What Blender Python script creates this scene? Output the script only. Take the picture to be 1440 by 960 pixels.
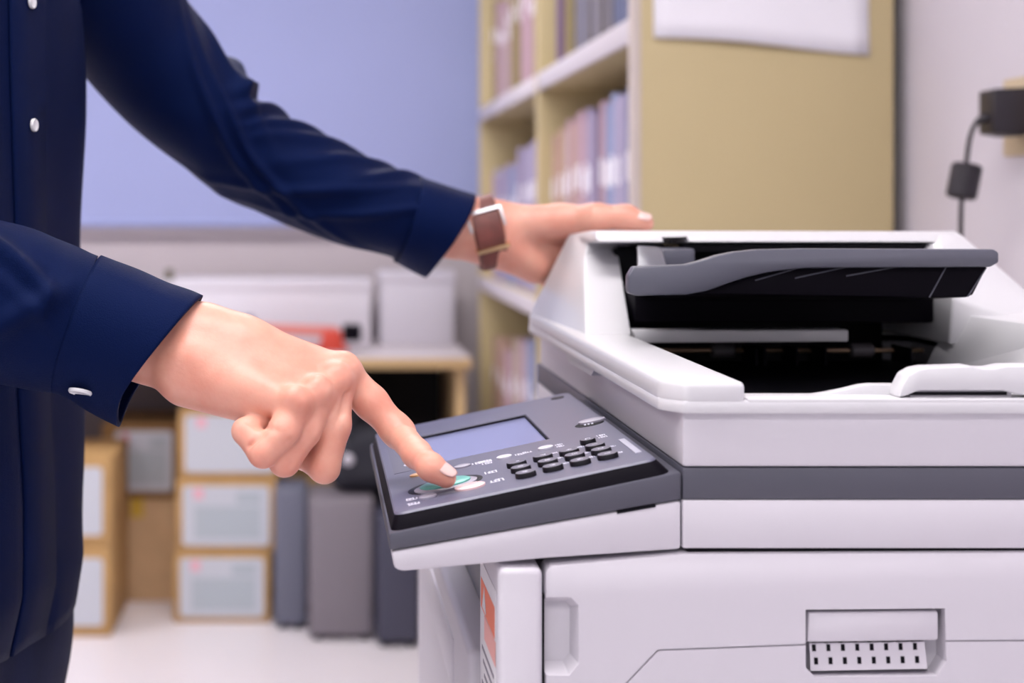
import bpy, bmesh, math, random
import numpy as np
from mathutils import Vector, Matrix

random.seed(7)
scene = bpy.context.scene
COL = scene.collection
for o in list(bpy.data.objects):
    bpy.data.objects.remove(o, do_unlink=True)

# ------------------------------------------------------------------ camera
F = 2000.0                     # focal length in pixels of the 1440x960 frame
VX, VY = 450.0, 290.0          # where the level viewing axis meets the frame
CAMZ = 1.15
cam_data = bpy.data.cameras.new('camera')
cam = bpy.data.objects.new('camera', cam_data)
COL.objects.link(cam)
cam.location = (0, 0, CAMZ)
cam.rotation_euler = (math.pi / 2, 0, 0)
cam_data.sensor_width = 36.0
cam_data.lens = F / 1440.0 * 36.0
cam_data.shift_x = (720 - VX) / 1440.0
cam_data.shift_y = -(480 - VY) / 1440.0
cam_data.clip_start = 0.05
cam_data.dof.use_dof = True
cam_data.dof.focus_distance = 0.955
cam_data.dof.aperture_fstop = 4.7
scene.camera = cam

# ------------------------------------------------------------------ world and exposure
world = bpy.data.worlds.new('office_ambient')
scene.world = world
world.use_nodes = True
bg = world.node_tree.nodes['Background']
bg.inputs['Color'].default_value = (0.93, 0.92, 1.0, 1)
bg.inputs['Strength'].default_value = 0.62
scene.view_settings.view_transform = 'Standard'
scene.view_settings.look = 'None'
scene.view_settings.gamma = 1.0
scene.view_settings.use_curve_mapping = False
scene.view_settings.exposure = 0.0
LAMP_STRENGTH = 12.0


def P(px, py, y):
    """World point seen at frame position (px, py) at distance y."""
    return Vector(((px - VX) / F * y, y, CAMZ - (py - VY) / F * y))


# ------------------------------------------------------------------ materials
MATS = {}


def material(name, color, rough=0.5, metal=0.0, var=0.0, var_scale=8.0, bump=0.0, bump_scale=200.0,
             coat=0.0, sss=0.0, emission=0.0, sheen=0.0, spec=0.5, stretch=None, color2=None):
    m = bpy.data.materials.new(name)
    m.use_nodes = True
    nt = m.node_tree
    b = nt.nodes['Principled BSDF']
    b.inputs['Base Color'].default_value = (*color, 1)
    b.inputs['Roughness'].default_value = rough
    b.inputs['Metallic'].default_value = metal
    b.inputs['Coat Weight'].default_value = coat
    b.inputs['Coat Roughness'].default_value = 0.15
    b.inputs['Specular IOR Level'].default_value = spec
    b.inputs['Sheen Weight'].default_value = sheen
    if sss:
        b.inputs['Subsurface Weight'].default_value = sss
        b.inputs['Subsurface Radius'].default_value = (1.0, 0.35, 0.2)
        b.inputs['Subsurface Scale'].default_value = 0.006
    if emission:
        b.inputs['Emission Color'].default_value = (*color, 1)
        b.inputs['Emission Strength'].default_value = emission
    tc = nt.nodes.new('ShaderNodeTexCoord')
    src = tc.outputs['Object']
    if stretch:
        mp = nt.nodes.new('ShaderNodeMapping')
        mp.inputs['Scale'].default_value = stretch
        nt.links.new(src, mp.inputs['Vector'])
        src = mp.outputs['Vector']
    if var:
        n = nt.nodes.new('ShaderNodeTexNoise')
        n.inputs['Scale'].default_value = var_scale
        n.inputs['Detail'].default_value = 4
        nt.links.new(src, n.inputs['Vector'])
        r = nt.nodes.new('ShaderNodeValToRGB')
        c2 = color2 if color2 else tuple(max(0, c * (1 - var)) for c in color)
        r.color_ramp.elements[0].color = (*c2, 1)
        r.color_ramp.elements[1].color = (*(min(1, c * (1 + var * 0.5)) for c in color), 1)
        r.color_ramp.elements[0].position = 0.3
        r.color_ramp.elements[1].position = 0.7
        nt.links.new(n.outputs['Fac'], r.inputs['Fac'])
        nt.links.new(r.outputs['Color'], b.inputs['Base Color'])
    if bump:
        n2 = nt.nodes.new('ShaderNodeTexNoise')
        n2.inputs['Scale'].default_value = bump_scale
        n2.inputs['Detail'].default_value = 3
        nt.links.new(src, n2.inputs['Vector'])
        bp = nt.nodes.new('ShaderNodeBump')
        bp.inputs['Strength'].default_value = bump
        bp.inputs['Distance'].default_value = 0.001
        nt.links.new(n2.outputs['Fac'], bp.inputs['Height'])
        nt.links.new(bp.outputs['Normal'], b.inputs['Normal'])
    MATS[name] = m
    return m


M = MATS
material('white_plastic', (0.61, 0.58, 0.63), 0.38, var=0.03, var_scale=3, bump=0.03, bump_scale=900)
material('white_gloss', (0.635, 0.625, 0.65), 0.3, var=0.02, var_scale=3)
material('grey_plastic', (0.078, 0.077, 0.102), 0.42, var=0.04, bump=0.04, bump_scale=1200)
material('console_grey', (0.125, 0.122, 0.18), 0.36, var=0.05, bump=0.03, bump_scale=1500)
material('tray_grey', (0.098, 0.099, 0.130), 0.35, var=0.04)
material('black_plastic', (0.005, 0.004, 0.007), 0.5, spec=0.04, bump=0.02, bump_scale=900)
material('dark_plastic', (0.002, 0.0015, 0.004), 0.5, spec=0.15)
material('key_black', (0.006, 0.005, 0.009), 0.4, spec=0.25)
material('key_top', (0.13, 0.125, 0.17), 0.4)
material('screen_glass', (0.27, 0.285, 0.48), 0.18, coat=0.3)
material('button_white', (0.62, 0.60, 0.68), 0.35)
material('button_grey', (0.33, 0.31, 0.38), 0.4)
material('button_green', (0.16, 0.48, 0.42), 0.3)
material('button_pink', (0.85, 0.60, 0.60), 0.3)
material('button_orange', (0.85, 0.50, 0.22), 0.35)
material('print_white', (0.72, 0.71, 0.82), 0.5)
material('plate_grey', (0.42, 0.41, 0.50), 0.4)
material('print_dark', (0.22, 0.20, 0.24), 0.6)
material('sticker_base', (0.72, 0.70, 0.72), 0.5)
material('sticker_orange', (0.85, 0.16, 0.06), 0.5)
material('sticker_pink', (0.85, 0.38, 0.33), 0.5)
material('roller_grey', (0.10, 0.09, 0.10), 0.5)
material('brass', (0.30, 0.20, 0.13), 0.4, metal=0.6)
material('skin', (0.73, 0.38, 0.285), 0.42, var=0.10, var_scale=34, color2=(0.69, 0.285, 0.205), bump=0.16, bump_scale=420, sss=0.22)
material('nail', (0.80, 0.52, 0.48), 0.25, coat=0.4, sss=0.1)
material('hair', (0.01, 0.008, 0.007), 0.5, bump=0.4, bump_scale=300, stretch=(1, 1, 0.1))
material('eye', (0.8, 0.8, 0.8), 0.2)
material('lip', (0.6, 0.25, 0.22), 0.45)
material('shirt_cloth', (0.0022, 0.0056, 0.033), 0.62, var=0.12, var_scale=14, bump=0.5, bump_scale=1300, spec=0.26)
M['shirt_cloth'].node_tree.nodes['Principled BSDF'].inputs['Specular Tint'].default_value = (0.12, 0.25, 0.9, 1)
material('shirt_button', (0.78, 0.78, 0.80), 0.25)
material('thread', (0.012, 0.025, 0.09), 0.8)
material('denim', (0.005, 0.010, 0.048), 0.85, var=0.35, var_scale=30, bump=0.5, bump_scale=900, stretch=(1, 1, 0.25))
material('shoe_leather', (0.03, 0.018, 0.012), 0.35)
material('strap_leather', (0.17, 0.045, 0.035), 0.5, var=0.3, var_scale=60, bump=0.3, bump_scale=350)
material('steel', (0.50, 0.50, 0.53), 0.45, metal=1.0)
material('gold', (0.80, 0.55, 0.30), 0.25, metal=1.0)
material('watch_dial', (0.7, 0.7, 0.72), 0.3)
material('wall_paint', (0.66, 0.62, 0.68), 0.85, var=0.03, var_scale=2, bump=0.1, bump_scale=120)
material('wall_warm', (0.55, 0.49, 0.52), 0.85, var=0.03, var_scale=2)
material('blind_cloth', (0.35, 0.39, 0.66), 0.85, var=0.05, var_scale=1.0, bump=0.2, bump_scale=300)
material('floor_vinyl', (0.80, 0.75, 0.79), 0.32, var=0.06, var_scale=1.5)
material('ceiling_tile', (0.75, 0.73, 0.75), 0.9, bump=0.2, bump_scale=150)
material('lamp_housing', (0.8, 0.8, 0.8), 0.4)
material('lamp_diffuser', (1.0, 0.97, 0.97), 0.5, emission=LAMP_STRENGTH)
material('shelf_tan', (0.53, 0.43, 0.235), 0.55, var=0.04, var_scale=2)
material('shelf_edge', (0.58, 0.50, 0.46), 0.6)
material('shelf_board', (0.62, 0.57, 0.60), 0.5)
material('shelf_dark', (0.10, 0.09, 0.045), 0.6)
material('paper', (0.84, 0.82, 0.88), 0.7)
material('kraft', (0.50, 0.30, 0.12), 0.8, var=0.12, var_scale=12)
material('kraft_light', (0.66, 0.44, 0.25), 0.8, var=0.1, var_scale=12)
material('kraft_dark', (0.26, 0.14, 0.05), 0.85, var=0.12, var_scale=12)
material('box_label', (0.56, 0.58, 0.64), 0.6)
material('box_label_print', (0.44, 0.49, 0.54), 0.6)
material('pink_print', (0.80, 0.42, 0.50), 0.6)
material('red_print', (0.65, 0.20, 0.25), 0.6)
material('yellow_tape', (0.65, 0.42, 0.04), 0.5)
material('tower_blue', (0.14, 0.145, 0.20), 0.5)
material('tower_taupe', (0.21, 0.185, 0.215), 0.5)
material('tower_dark', (0.055, 0.055, 0.09), 0.5)
material('desk_top', (0.66, 0.60, 0.63), 0.45)
material('desk_edge', (0.58, 0.40, 0.20), 0.5)
material('desk_shade_black', (0.012, 0.008, 0.010), 0.7)  # near-black colour stands in for the deep shadow under the desk
material('desk_shade_brown', (0.16, 0.13, 0.135), 0.7)  # brown grey tone of the lighter under-desk shadow, as a colour
material('black_fabric', (0.012, 0.012, 0.022), 0.7)
material('box_white', (0.72, 0.69, 0.76), 0.5)
material('box_grey', (0.60, 0.57, 0.64), 0.5)
material('red_paint', (0.60, 0.06, 0.035), 0.4)
material('coral_paint', (0.66, 0.22, 0.19), 0.4)
material('rubber_black', (0.014, 0.010, 0.016), 0.45)
material('outlet_plate', (0.62, 0.50, 0.34), 0.5)
material('pages', (0.75, 0.71, 0.66), 0.8)

# ------------------------------------------------------------------ mesh helpers


def link(name, me, mat=None, parent=None, smooth=None):
    o = bpy.data.objects.new(name, me)
    COL.objects.link(o)
    if mat is not None and not me.materials:
        me.materials.append(M[mat] if isinstance(mat, str) else mat)
    if parent is not None:
        o.parent = parent
        o.matrix_parent_inverse = parent.matrix_basis.inverted()
    if smooth is not None:
        for p in me.polygons:
            p.use_smooth = True
        if smooth < 180:
            me.set_sharp_from_angle(angle=math.radians(smooth))
    return o


def raw(name, verts, faces, mat, parent=None, smooth=None):
    me = bpy.data.meshes.new(name)
    me.from_pydata([tuple(v) for v in verts], [], faces)
    me.validate()
    me.update()
    return link(name, me, mat, parent, smooth)


def finish(name, bm, mat, parent=None, smooth=35):
    bmesh.ops.recalc_face_normals(bm, faces=bm.faces[:])
    me = bpy.data.meshes.new(name)
    bm.to_mesh(me)
    bm.free()
    return link(name, me, mat, parent, smooth)


def bm_box(bm, x0, x1, y0, y1, z0, z1, bevel=0.0, seg=2):
    vs = [bm.verts.new((x, y, z)) for z in (z0, z1) for (x, y) in ((x0, y0), (x1, y0), (x1, y1), (x0, y1))]
    fs = [bm.faces.new([vs[i] for i in f]) for f in
          ((3, 2, 1, 0), (4, 5, 6, 7), (0, 1, 5, 4), (1, 2, 6, 5), (2, 3, 7, 6), (3, 0, 4, 7))]
    if bevel:
        es = list({e for f in fs for e in f.edges})
        bmesh.ops.bevel(bm, geom=es, offset=bevel, segments=seg, profile=0.5, affect='EDGES', clamp_overlap=True)


def box(name, x0, x1, y0, y1, z0, z1, mat, parent=None, bevel=0.0, seg=2):
    bm = bmesh.new()
    bm_box(bm, x0, x1, y0, y1, z0, z1, bevel, seg)
    return finish(name, bm, mat, parent)


def boxes(name, lst, mat, parent=None, bevel=0.0):
    bm = bmesh.new()
    for b in lst:
        bm_box(bm, *b, bevel=bevel)
    return finish(name, bm, mat, parent)


def prism_pts(name, ring_a, ring_b, mat, parent=None, bevel=0.0, seg=2, smooth=35):
    """Solid between two matching outlines."""
    bm = bmesh.new()
    a = [bm.verts.new(p) for p in ring_a]
    b = [bm.verts.new(p) for p in ring_b]
    n = len(a)
    bm.faces.new(a)
    bm.faces.new(b[::-1])
    for i in range(n):
        j = (i + 1) % n
        bm.faces.new((a[i], b[i], b[j], a[j]))
    bmesh.ops.recalc_face_normals(bm, faces=bm.faces[:])
    if bevel:
        es = [e for e in bm.edges if e.calc_face_angle(0) > 0.35]
        bmesh.ops.bevel(bm, geom=es, offset=bevel, segments=seg, profile=0.5, affect='EDGES', clamp_overlap=True)
    return finish(name, bm, mat, parent, smooth)


def prism_xz(name, pts, y0, y1, mat, parent=None, bevel=0.0, seg=2, smooth=35):
    return prism_pts(name, [(x, y0, z) for x, z in pts], [(x, y1, z) for x, z in pts], mat, parent, bevel, seg, smooth)


def prism_xy(name, pts, z0, z1, mat, parent=None, bevel=0.0, seg=2, smooth=35):
    return prism_pts(name, [(x, y, z0) for x, y in pts], [(x, y, z1) for x, y in pts], mat, parent, bevel, seg, smooth)


def hull(name, pts, mat, parent=None, bevel=0.0, seg=2, smooth=30):
    bm = bmesh.new()
    for p in pts:
        bm.verts.new(p)
    bmesh.ops.convex_hull(bm, input=bm.verts[:])
    bmesh.ops.delete(bm, geom=[v for v in bm.verts if not v.link_faces], context='VERTS')
    bmesh.ops.dissolve_limit(bm, angle_limit=0.02, verts=bm.verts[:], edges=bm.edges[:])
    if bevel:
        es = [e for e in bm.edges if e.calc_face_angle(0) > 0.2]
        bmesh.ops.bevel(bm, geom=es, offset=bevel, segments=seg, profile=0.5, affect='EDGES', clamp_overlap=True)
    return finish(name, bm, mat, parent, smooth)


def tube(name, pts, r, mat, parent=None, n=12, cap=True):
    pts = [Vector(p) for p in pts]
    rs = r if isinstance(r, (list, tuple)) else [r] * len(pts)
    verts, faces = [], []
    up = Vector((0.13, 0.31, 0.94))
    for i, p in enumerate(pts):
        t = (pts[min(i + 1, len(pts) - 1)] - pts[max(i - 1, 0)]).normalized()
        s = t.cross(up)
        if s.length < 1e-4:
            s = t.cross(Vector((1, 0, 0)))
        s.normalize()
        u = s.cross(t)
        for k in range(n):
            a = 2 * math.pi * k / n
            verts.append(p + (s * math.cos(a) + u * math.sin(a)) * rs[i])
    for i in range(len(pts) - 1):
        for k in range(n):
            k2 = (k + 1) % n
            faces.append((i * n + k, i * n + k2, (i + 1) * n + k2, (i + 1) * n + k))
    if cap:
        faces.append(tuple(range(n))[::-1])
        faces.append(tuple((len(pts) - 1) * n + k for k in range(n)))
    return raw(name, verts, faces, mat, parent, 40)


def spline(pts, n):
    """Catmull-Rom through rows of numbers."""
    pts = np.array(pts, float)
    ext = np.vstack([2 * pts[0] - pts[1], pts, 2 * pts[-1] - pts[-2]])
    out = []
    m = len(pts) - 1
    for q in range(n + 1):
        t = q / n * m
        i = min(int(t), m - 1)
        f = t - i
        p0, p1, p2, p3 = ext[i], ext[i + 1], ext[i + 2], ext[i + 3]
        out.append(0.5 * (2 * p1 + (p2 - p0) * f + (2 * p0 - 5 * p1 + 4 * p2 - p3) * f * f
                          + (3 * p1 - p0 - 3 * p2 + p3) * f ** 3))
    return np.array(out)


def subtract(obj, cutters):
    """Cut solids out of obj and remove the cutters again."""
    for c in cutters:
        md = obj.modifiers.new('cut', 'BOOLEAN')
        md.operation = 'DIFFERENCE'
        md.solver = 'EXACT'
        md.object = c
    dg = bpy.context.evaluated_depsgraph_get()
    dg.update()
    me = bpy.data.meshes.new_from_object(obj.evaluated_get(dg))
    obj.modifiers.clear()
    old = obj.data
    obj.data = me
    bpy.data.meshes.remove(old)
    for c in cutters:
        bpy.data.objects.remove(c, do_unlink=True)
    for p in me.polygons:
        p.use_smooth = True
    me.set_sharp_from_angle(angle=math.radians(30))
    return obj


def thing(name, loc, label, cat, group=None):
    o = bpy.data.objects.new(name, None)
    COL.objects.link(o)
    o.location = loc
    o.empty_display_size = 0.05
    tag(o, label, cat, group)
    return o


def tag(o, label, cat, group=None):
    o['label'] = label
    o['category'] = cat
    if group:
        o['group'] = group
    return o


def structure(o):
    o['kind'] = 'structure'
    return o


# ------------------------------------------------------------------ distance-field modelling (hands, body)


class Field:
    def __init__(self, lo, hi, h):
        self.lo = np.array(lo, float)
        self.h = h
        self.n = np.ceil((np.array(hi) - self.lo) / h).astype(int) + 1
        self.f = np.full(self.n, 1.0, np.float32)

    def _sub(self, lo, hi, pad):
        a = np.clip(np.floor((np.array(lo) - pad - self.lo) / self.h).astype(int), 0, self.n)
        b = np.clip(np.ceil((np.array(hi) + pad - self.lo) / self.h).astype(int) + 1, 0, self.n)
        if np.any(b <= a):
            return None, None
        sl = tuple(slice(i, j) for i, j in zip(a, b))
        g = np.meshgrid(*[(self.lo[k] + self.h * np.arange(a[k], b[k])).astype(np.float32) for k in range(3)], indexing='ij')
        return sl, g

    def cone(self, a, b, r1, r2, k=0.006, cut=False, sq=None):
        """Tapered capsule from a to b, smooth-joined (or carved); sq = (axis, factor) flattens."""
        a = np.array(a, float)
        b = np.array(b, float)
        R = max(r1, r2)
        sl, g = self._sub(np.minimum(a, b), np.maximum(a, b), R + 3 * k + 3 * self.h)
        if sl is None:
            return
        ab = b - a
        L2 = max(float(ab @ ab), 1e-12)
        p = [g[i] - a[i] for i in range(3)]
        t = np.clip((p[0] * ab[0] + p[1] * ab[1] + p[2] * ab[2]) / L2, 0, 1)
        q = [p[i] - t * ab[i] for i in range(3)]
        if sq is not None:
            ax, fac = np.array(sq[0], float), sq[1]
            ax = ax / np.linalg.norm(ax)
            dd = q[0] * ax[0] + q[1] * ax[1] + q[2] * ax[2]
            q = [q[i] + dd * ax[i] * (1 / fac - 1) for i in range(3)]
        d = np.sqrt(q[0] ** 2 + q[1] ** 2 + q[2] ** 2) - (r1 + (r2 - r1) * t)
        cur = self.f[sl]
        if cut:
            h = np.clip(0.5 - 0.5 * (cur + d) / k, 0, 1)
            self.f[sl] = cur * (1 - h) + (-d) * h + k * h * (1 - h)
        else:
            h = np.clip(0.5 + 0.5 * (cur - d) / k, 0, 1)
            self.f[sl] = cur * (1 - h) + d * h - k * h * (1 - h)

    def chain(self, pts, rs, k=0.006, **kw):
        for i in range(len(pts) - 1):
            self.cone(pts[i], pts[i + 1], rs[i], rs[i + 1], k, **kw)

    def mesh(self, smooth_iter=1):
        f = self.f
        for _ in range(smooth_iter):
            for ax in range(3):
                g = f.copy()
                s0 = [slice(None)] * 3
                s1 = [slice(None)] * 3
                sm = [slice(None)] * 3
                s0[ax], s1[ax], sm[ax] = slice(0, -2), slice(2, None), slice(1, -1)
                c = np.clip(f, -0.03, 0.03)
                g[tuple(sm)] = 0.5 * c[tuple(sm)] + 0.25 * (c[tuple(s0)] + c[tuple(s1)])
                f = g
        ins = f < 0
        nx, ny, nz = f.shape
        cs = (nx - 1, ny - 1, nz - 1)
        acc = np.zeros(cs + (3,), np.float32)
        cnt = np.zeros(cs, np.float32)

        def corner(arr, c):
            return arr[c[0]:c[0] + cs[0], c[1]:c[1] + cs[1], c[2]:c[2] + cs[2]]
        corners = [(i, j, k) for i in (0, 1) for j in (0, 1) for k in (0, 1)]
        for c in corners:
            for ax in range(3):
                if c[ax]:
                    continue
                d = list(c)
                d[ax] = 1
                fa, fb = corner(f, c), corner(f, d)
                m = corner(ins, c) != corner(ins, d)
                t = np.where(m, fa / np.where(m, fa - fb, 1), 0)
                cnt += m
                for q in range(3):
                    acc[..., q] += np.where(m, c[q] + (t if q == ax else 0), 0)
        act = cnt > 0
        idx = np.full(cs, -1, np.int64)
        idx[act] = np.arange(act.sum())
        base = np.argwhere(act)
        V = (base + acc[act] / cnt[act][:, None]) * self.h + self.lo
        faces = []
        for ax in range(3):
            b1, b2 = [(1, 2), (2, 0), (0, 1)][ax]
            s0 = [slice(1, -1)] * 3
            s1 = [slice(1, -1)] * 3
            s0[ax] = slice(0, -1)
            s1[ax] = slice(1, None)
            A, B = ins[tuple(s0)], ins[tuple(s1)]
            for flip in (False, True):
                e = np.argwhere((A & ~B) if not flip else (~A & B))
                if not len(e):
                    continue
                off = np.ones(3, int)
                off[ax] = 0
                e = e + off
                q = []
                for (u, v) in ((-1, -1), (0, -1), (0, 0), (-1, 0)):
                    c = e.copy()
                    c[:, b1] += u
                    c[:, b2] += v
                    q.append(idx[c[:, 0], c[:, 1], c[:, 2]])
                q = np.stack(q, 1)
                faces.append(q if not flip else q[:, ::-1])
        return V, np.concatenate(faces)


def field_object(name, parts, mat, parent=None):
    """One mesh from one or more (vertices, quads) sets."""
    vs, fs, base = [], [], 0
    for V, Q in parts:
        vs.append(V)
        fs.append(Q + base)
        base += len(V)
    V = np.concatenate(vs).astype(np.float32)
    Q = np.concatenate(fs)
    me = bpy.data.meshes.new(name)
    me.vertices.add(len(V))
    me.vertices.foreach_set('co', V.ravel())
    me.loops.add(Q.size)
    me.loops.foreach_set('vertex_index', Q.ravel().astype(np.int32))
    me.polygons.add(len(Q))
    me.polygons.foreach_set('loop_start', (np.arange(len(Q)) * 4).astype(np.int32))
    me.polygons.foreach_set('loop_total', np.full(len(Q), 4, np.int32))
    me.polygons.foreach_set('use_smooth', np.ones(len(Q), bool))
    me.update(calc_edges=True)
    me.validate()
    return link(name, me, mat, parent)


# ================================================================== ROOM
structure(box('floor', -3.2, 0.92, -1.5, 4.6, -0.05, 0.0, 'floor_vinyl'))
structure(box('wall_back', -3.2, 0.92, 4.5, 4.6, 0.0, 2.6, 'wall_warm'))
structure(box('wall_right', 0.90, 1.0, -1.5, 4.5, 0.0, 2.6, 'wall_paint'))
structure(box('wall_left', -3.3, -3.2, -1.5, 4.6, 0.0, 2.6, 'wall_paint'))
structure(box('ceiling', -3.2, 0.92, -1.5, 4.6, 2.6, 2.65, 'ceiling_tile'))
structure(box('baseboard_back', -3.2, 0.90, 4.485, 4.5, 0.0, 0.09, 'wall_paint', bevel=0.003))
structure(box('baseboard_right', 0.885, 0.90, -1.5, 2.1, 0.0, 0.09, 'wall_paint', bevel=0.003))

# window behind a lowered pale blue roller blind
w = structure(box('window_1', -2.6, 0.80, 4.47, 4.5, 1.06, 2.45, 'wall_warm', bevel=0.004))
box('roller_blind', -2.56, 0.76, 4.455, 4.462, 1.10, 2.42, 'blind_cloth', w)
tube('hem_bar', [(-2.56, 4.4585, 1.095), (0.76, 4.4585, 1.095)], 0.010, 'blind_cloth', w)

# ceiling lamps
for i, (lx, ly, nm) in enumerate(((-0.15, 0.7, 'above the copier'), (-0.15, 3.0, 'above the cardboard boxes'),
                                  (-1.9, 0.7, 'behind the person'), (-1.9, 3.0, 'by the left end of the desk'),
                                  (-0.15, -0.9, 'nearest the camera'))):
    t = thing('ceiling_light', (lx, ly, 2.6), 'flat white ceiling light panel ' + nm, 'ceiling light', 'ceiling light panels')
    boxes('frame', [(lx - 0.62, lx + 0.62, ly - 0.32, ly - 0.30, 2.555, 2.6), (lx - 0.62, lx + 0.62, ly + 0.30, ly + 0.32, 2.555, 2.6),
                    (lx - 0.62, lx - 0.60, ly - 0.30, ly + 0.30, 2.555, 2.6), (lx + 0.60, lx + 0.62, ly - 0.30, ly + 0.30, 2.555, 2.6)],
          'lamp_housing', t)
    box('diffuser', lx - 0.60, lx + 0.60, ly - 0.30, ly + 0.30, 2.565, 2.58, 'lamp_diffuser', t)

# ================================================================== PHOTOCOPIER
YN = 0.85
S = YN / F


def nx(px):
    return (px - VX) * S


def nz(py):
    return CAMZ - (py - VY) * S


def near_pts(lst):
    return [(nx(a), nz(b)) for a, b in lst]


cop = thing('photocopier', (0.45, 1.14, 0.0), 'large white and grey office photocopier under both hands', 'photocopier')

# --- lower cabinet
XL, XR = 0.135, 0.74
box('cabinet', XL + 0.004, XR, YN + 0.020, 1.38, 0.06, 0.925, 'white_plastic', cop, 0.004)
box('cabinet_neck', 0.22, XR - 0.002, YN + 0.021, 1.40, 0.92, 0.946, 'white_plastic', cop)
box('plinth', XL + 0.03, XR - 0.03, YN + 0.05, 1.40, 0.0, 0.06, 'black_plastic', cop, 0.004)

# side door facing the camera
door = prism_xz('side_door', near_pts([(767, 804), (774, 795), (960, 778), (2140, 773), (2140, 1800), (767, 1800)]),
                YN, YN + 0.022, 'white_plastic', cop, 0.0022)
cut = []
# finger recess with chamfered corners and sloping walls
o_out = near_pts([(758, 838), (803, 838), (815, 850), (815, 934), (801, 951), (758, 951)])
o_in = near_pts([(758, 851), (798, 851), (805, 858), (805, 925), (795, 936), (758, 936)])
cut.append(prism_pts('c', [(x, YN - 0.001, z) for x, z in o_out], [(x, YN + 0.0095, z) for x, z in o_in], 'white_plastic'))
# latch recess
cut.append(prism_xz('c', near_pts([(1133, 857), (1329, 855), (1331, 930), (1318, 950), (1146, 952), (1133, 938)]),
                    YN - 0.001, YN + 0.014, 'white_plastic'))


def groove(pts, wdt=0.0011, dep=0.0018):
    res = []
    for (a, b) in zip(pts, pts[1:]):
        A, B = Vector((nx(a[0]), 0, nz(a[1]))), Vector((nx(b[0]), 0, nz(b[1])))
        d = (B - A).normalized()
        n = Vector((-d.z, 0, d.x)) * wdt / 2
        A -= d * wdt * 0.4
        B += d * wdt * 0.4
        q = [A + n, B + n, B - n, A - n]
        res.append(prism_xz('c', [(v.x, v.z) for v in q], YN - 0.001, YN + dep, 'white_plastic'))
    return res


cut += groove([(1136, 906), (925, 914), (862, 980), (862, 1500)])
cut += groove([(1327, 901), (2000, 897)])
subtract(door, cut)

# latch flap, grille shelf and its slots
prism_xz('latch_flap', near_pts([(1138, 862), (1321, 860), (1321, 901), (1136, 904)]), YN + 0.001, YN + 0.010, 'white_plastic', cop, 0.0015)
gr = prism_pts('latch_grille',
               [P(1138, 904, YN + 0.004), P(1300, 902, YN + 0.004), P(1304, 940, YN + 0.0028), P(1140, 943, YN + 0.0028)],
               [P(1138, 904, YN + 0.013), P(1300, 902, YN + 0.013), P(1304, 940, YN + 0.013), P(1140, 943, YN + 0.013)],
               'white_plastic', cop)
for r in range(2):
    for c in range(8):
        cx, cy = 1144.5 + c * 20.3 + r * 3, 911 + r * 18.5 - c * 0.3
        y = YN + 0.0036 - r * 0.0006
        a = [P(cx - 2.6, cy - 5, y), P(cx + 2.6, cy - 5, y), P(cx + 3.2, cy + 4.5, y - 0.0002), P(cx - 2.2, cy + 4.5, y - 0.0002)]
        prism_pts('vent_slot', a, [v + Vector((0, 0.004, 0)) for v in a], 'dark_plastic', gr)

# narrow front cover beside the door
box('front_cover', nx(700), nx(763), YN - 0.002, 0.948, 0.30, nz(797), 'white_plastic', cop, 0.0045, 3)
box('door_gap_shade', nx(763.4), nx(766.6), YN + 0.003, YN + 0.0195, 0.31, nz(838), 'dark_plastic', cop)  # dark filler strip that paints the gap as black shade
st = box('hot_surface_sticker', nx(700) - 0.0004, nx(700) + 0.001, 0.858, 0.935, 0.80, 0.918, 'sticker_base', cop)
xs = nx(700) - 0.0006
box('orange_band', xs, xs + 0.0004, 0.862, 0.934, 0.888, 0.907, 'sticker_orange', st)
box('pink_band', xs, xs + 0.0004, 0.858, 0.915, 0.872, 0.887, 'sticker_pink', st)
hot = hull('warning_triangle', [(xs - 0.0003, 0.925, 0.890), (xs - 0.0003, 0.905, 0.890), (xs - 0.0003, 0.915, 0.905),
                                (xs, 0.925, 0.890), (xs, 0.905, 0.890), (xs, 0.915, 0.905)], 'sticker_base', st)
for k in range(7):
    box('print_line', xs, xs + 0.0004, 0.866, 0.928 - 0.006 * (k % 3), 0.862 - k * 0.0075, 0.8645 - k * 0.0075, 'print_dark', st)

# front side seen at a grazing angle: dark upper panel, drawers below
box('front_upper_panel', 0.118, XL + 0.02, 0.950, 1.38, 0.856, 0.926, 'grey_plastic', cop, 0.003)
dr_top = 0.853
for k, (z0, z1) in enumerate(((0.62, 0.853), (0.40, 0.612), (0.10, 0.392))):
    d = box('paper_drawer', 0.099, XL + 0.02, 0.955, 1.44, z0, z1, 'white_plastic', cop, 0.006, 3)
    box('drawer_handle', 0.0965, 0.105, 1.05, 1.34, z1 - 0.060, z1 - 0.022, 'white_plastic', d, 0.004)
box('drawer_frame', 0.125, XL + 0.015, 0.952, 1.442, 0.08, 0.856, 'grey_plastic', cop, 0.002)

# --- main frame: white belt, grey belt
BX = nx(960)
box('white_belt', BX, XR, YN, 1.42, nz(771), nz(703), 'white_plastic', cop, 0.0012)
box('grey_belt', BX + 0.0002, XR, YN + 0.0004, 1.42, nz(702.5), nz(658), 'grey_plastic', cop, 0.001)
box('belt_gap', BX + 0.004, XR - 0.004, YN + 0.004, 1.415, nz(780), nz(765), 'dark_plastic', cop)

# scanner body with the cavity of the output tray
scan = box('scanner_body', BX, XR, YN + 0.0005, 1.40, nz(657), 1.0325, 'white_plastic', cop, 0.0025)
CX0, CX1, CY0, CY1 = 0.2535, 0.540, 0.872, 1.30
subtract(scan, [box('c', CX0, CX1, CY0, CY1, 1.008, 1.1, 'white_plastic')])
box('output_floor', CX0 + 0.0005, CX1 - 0.0005, CY0 + 0.0005, CY1 - 0.0005, 1.006, 1.0095, 'dark_plastic', cop)
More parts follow.
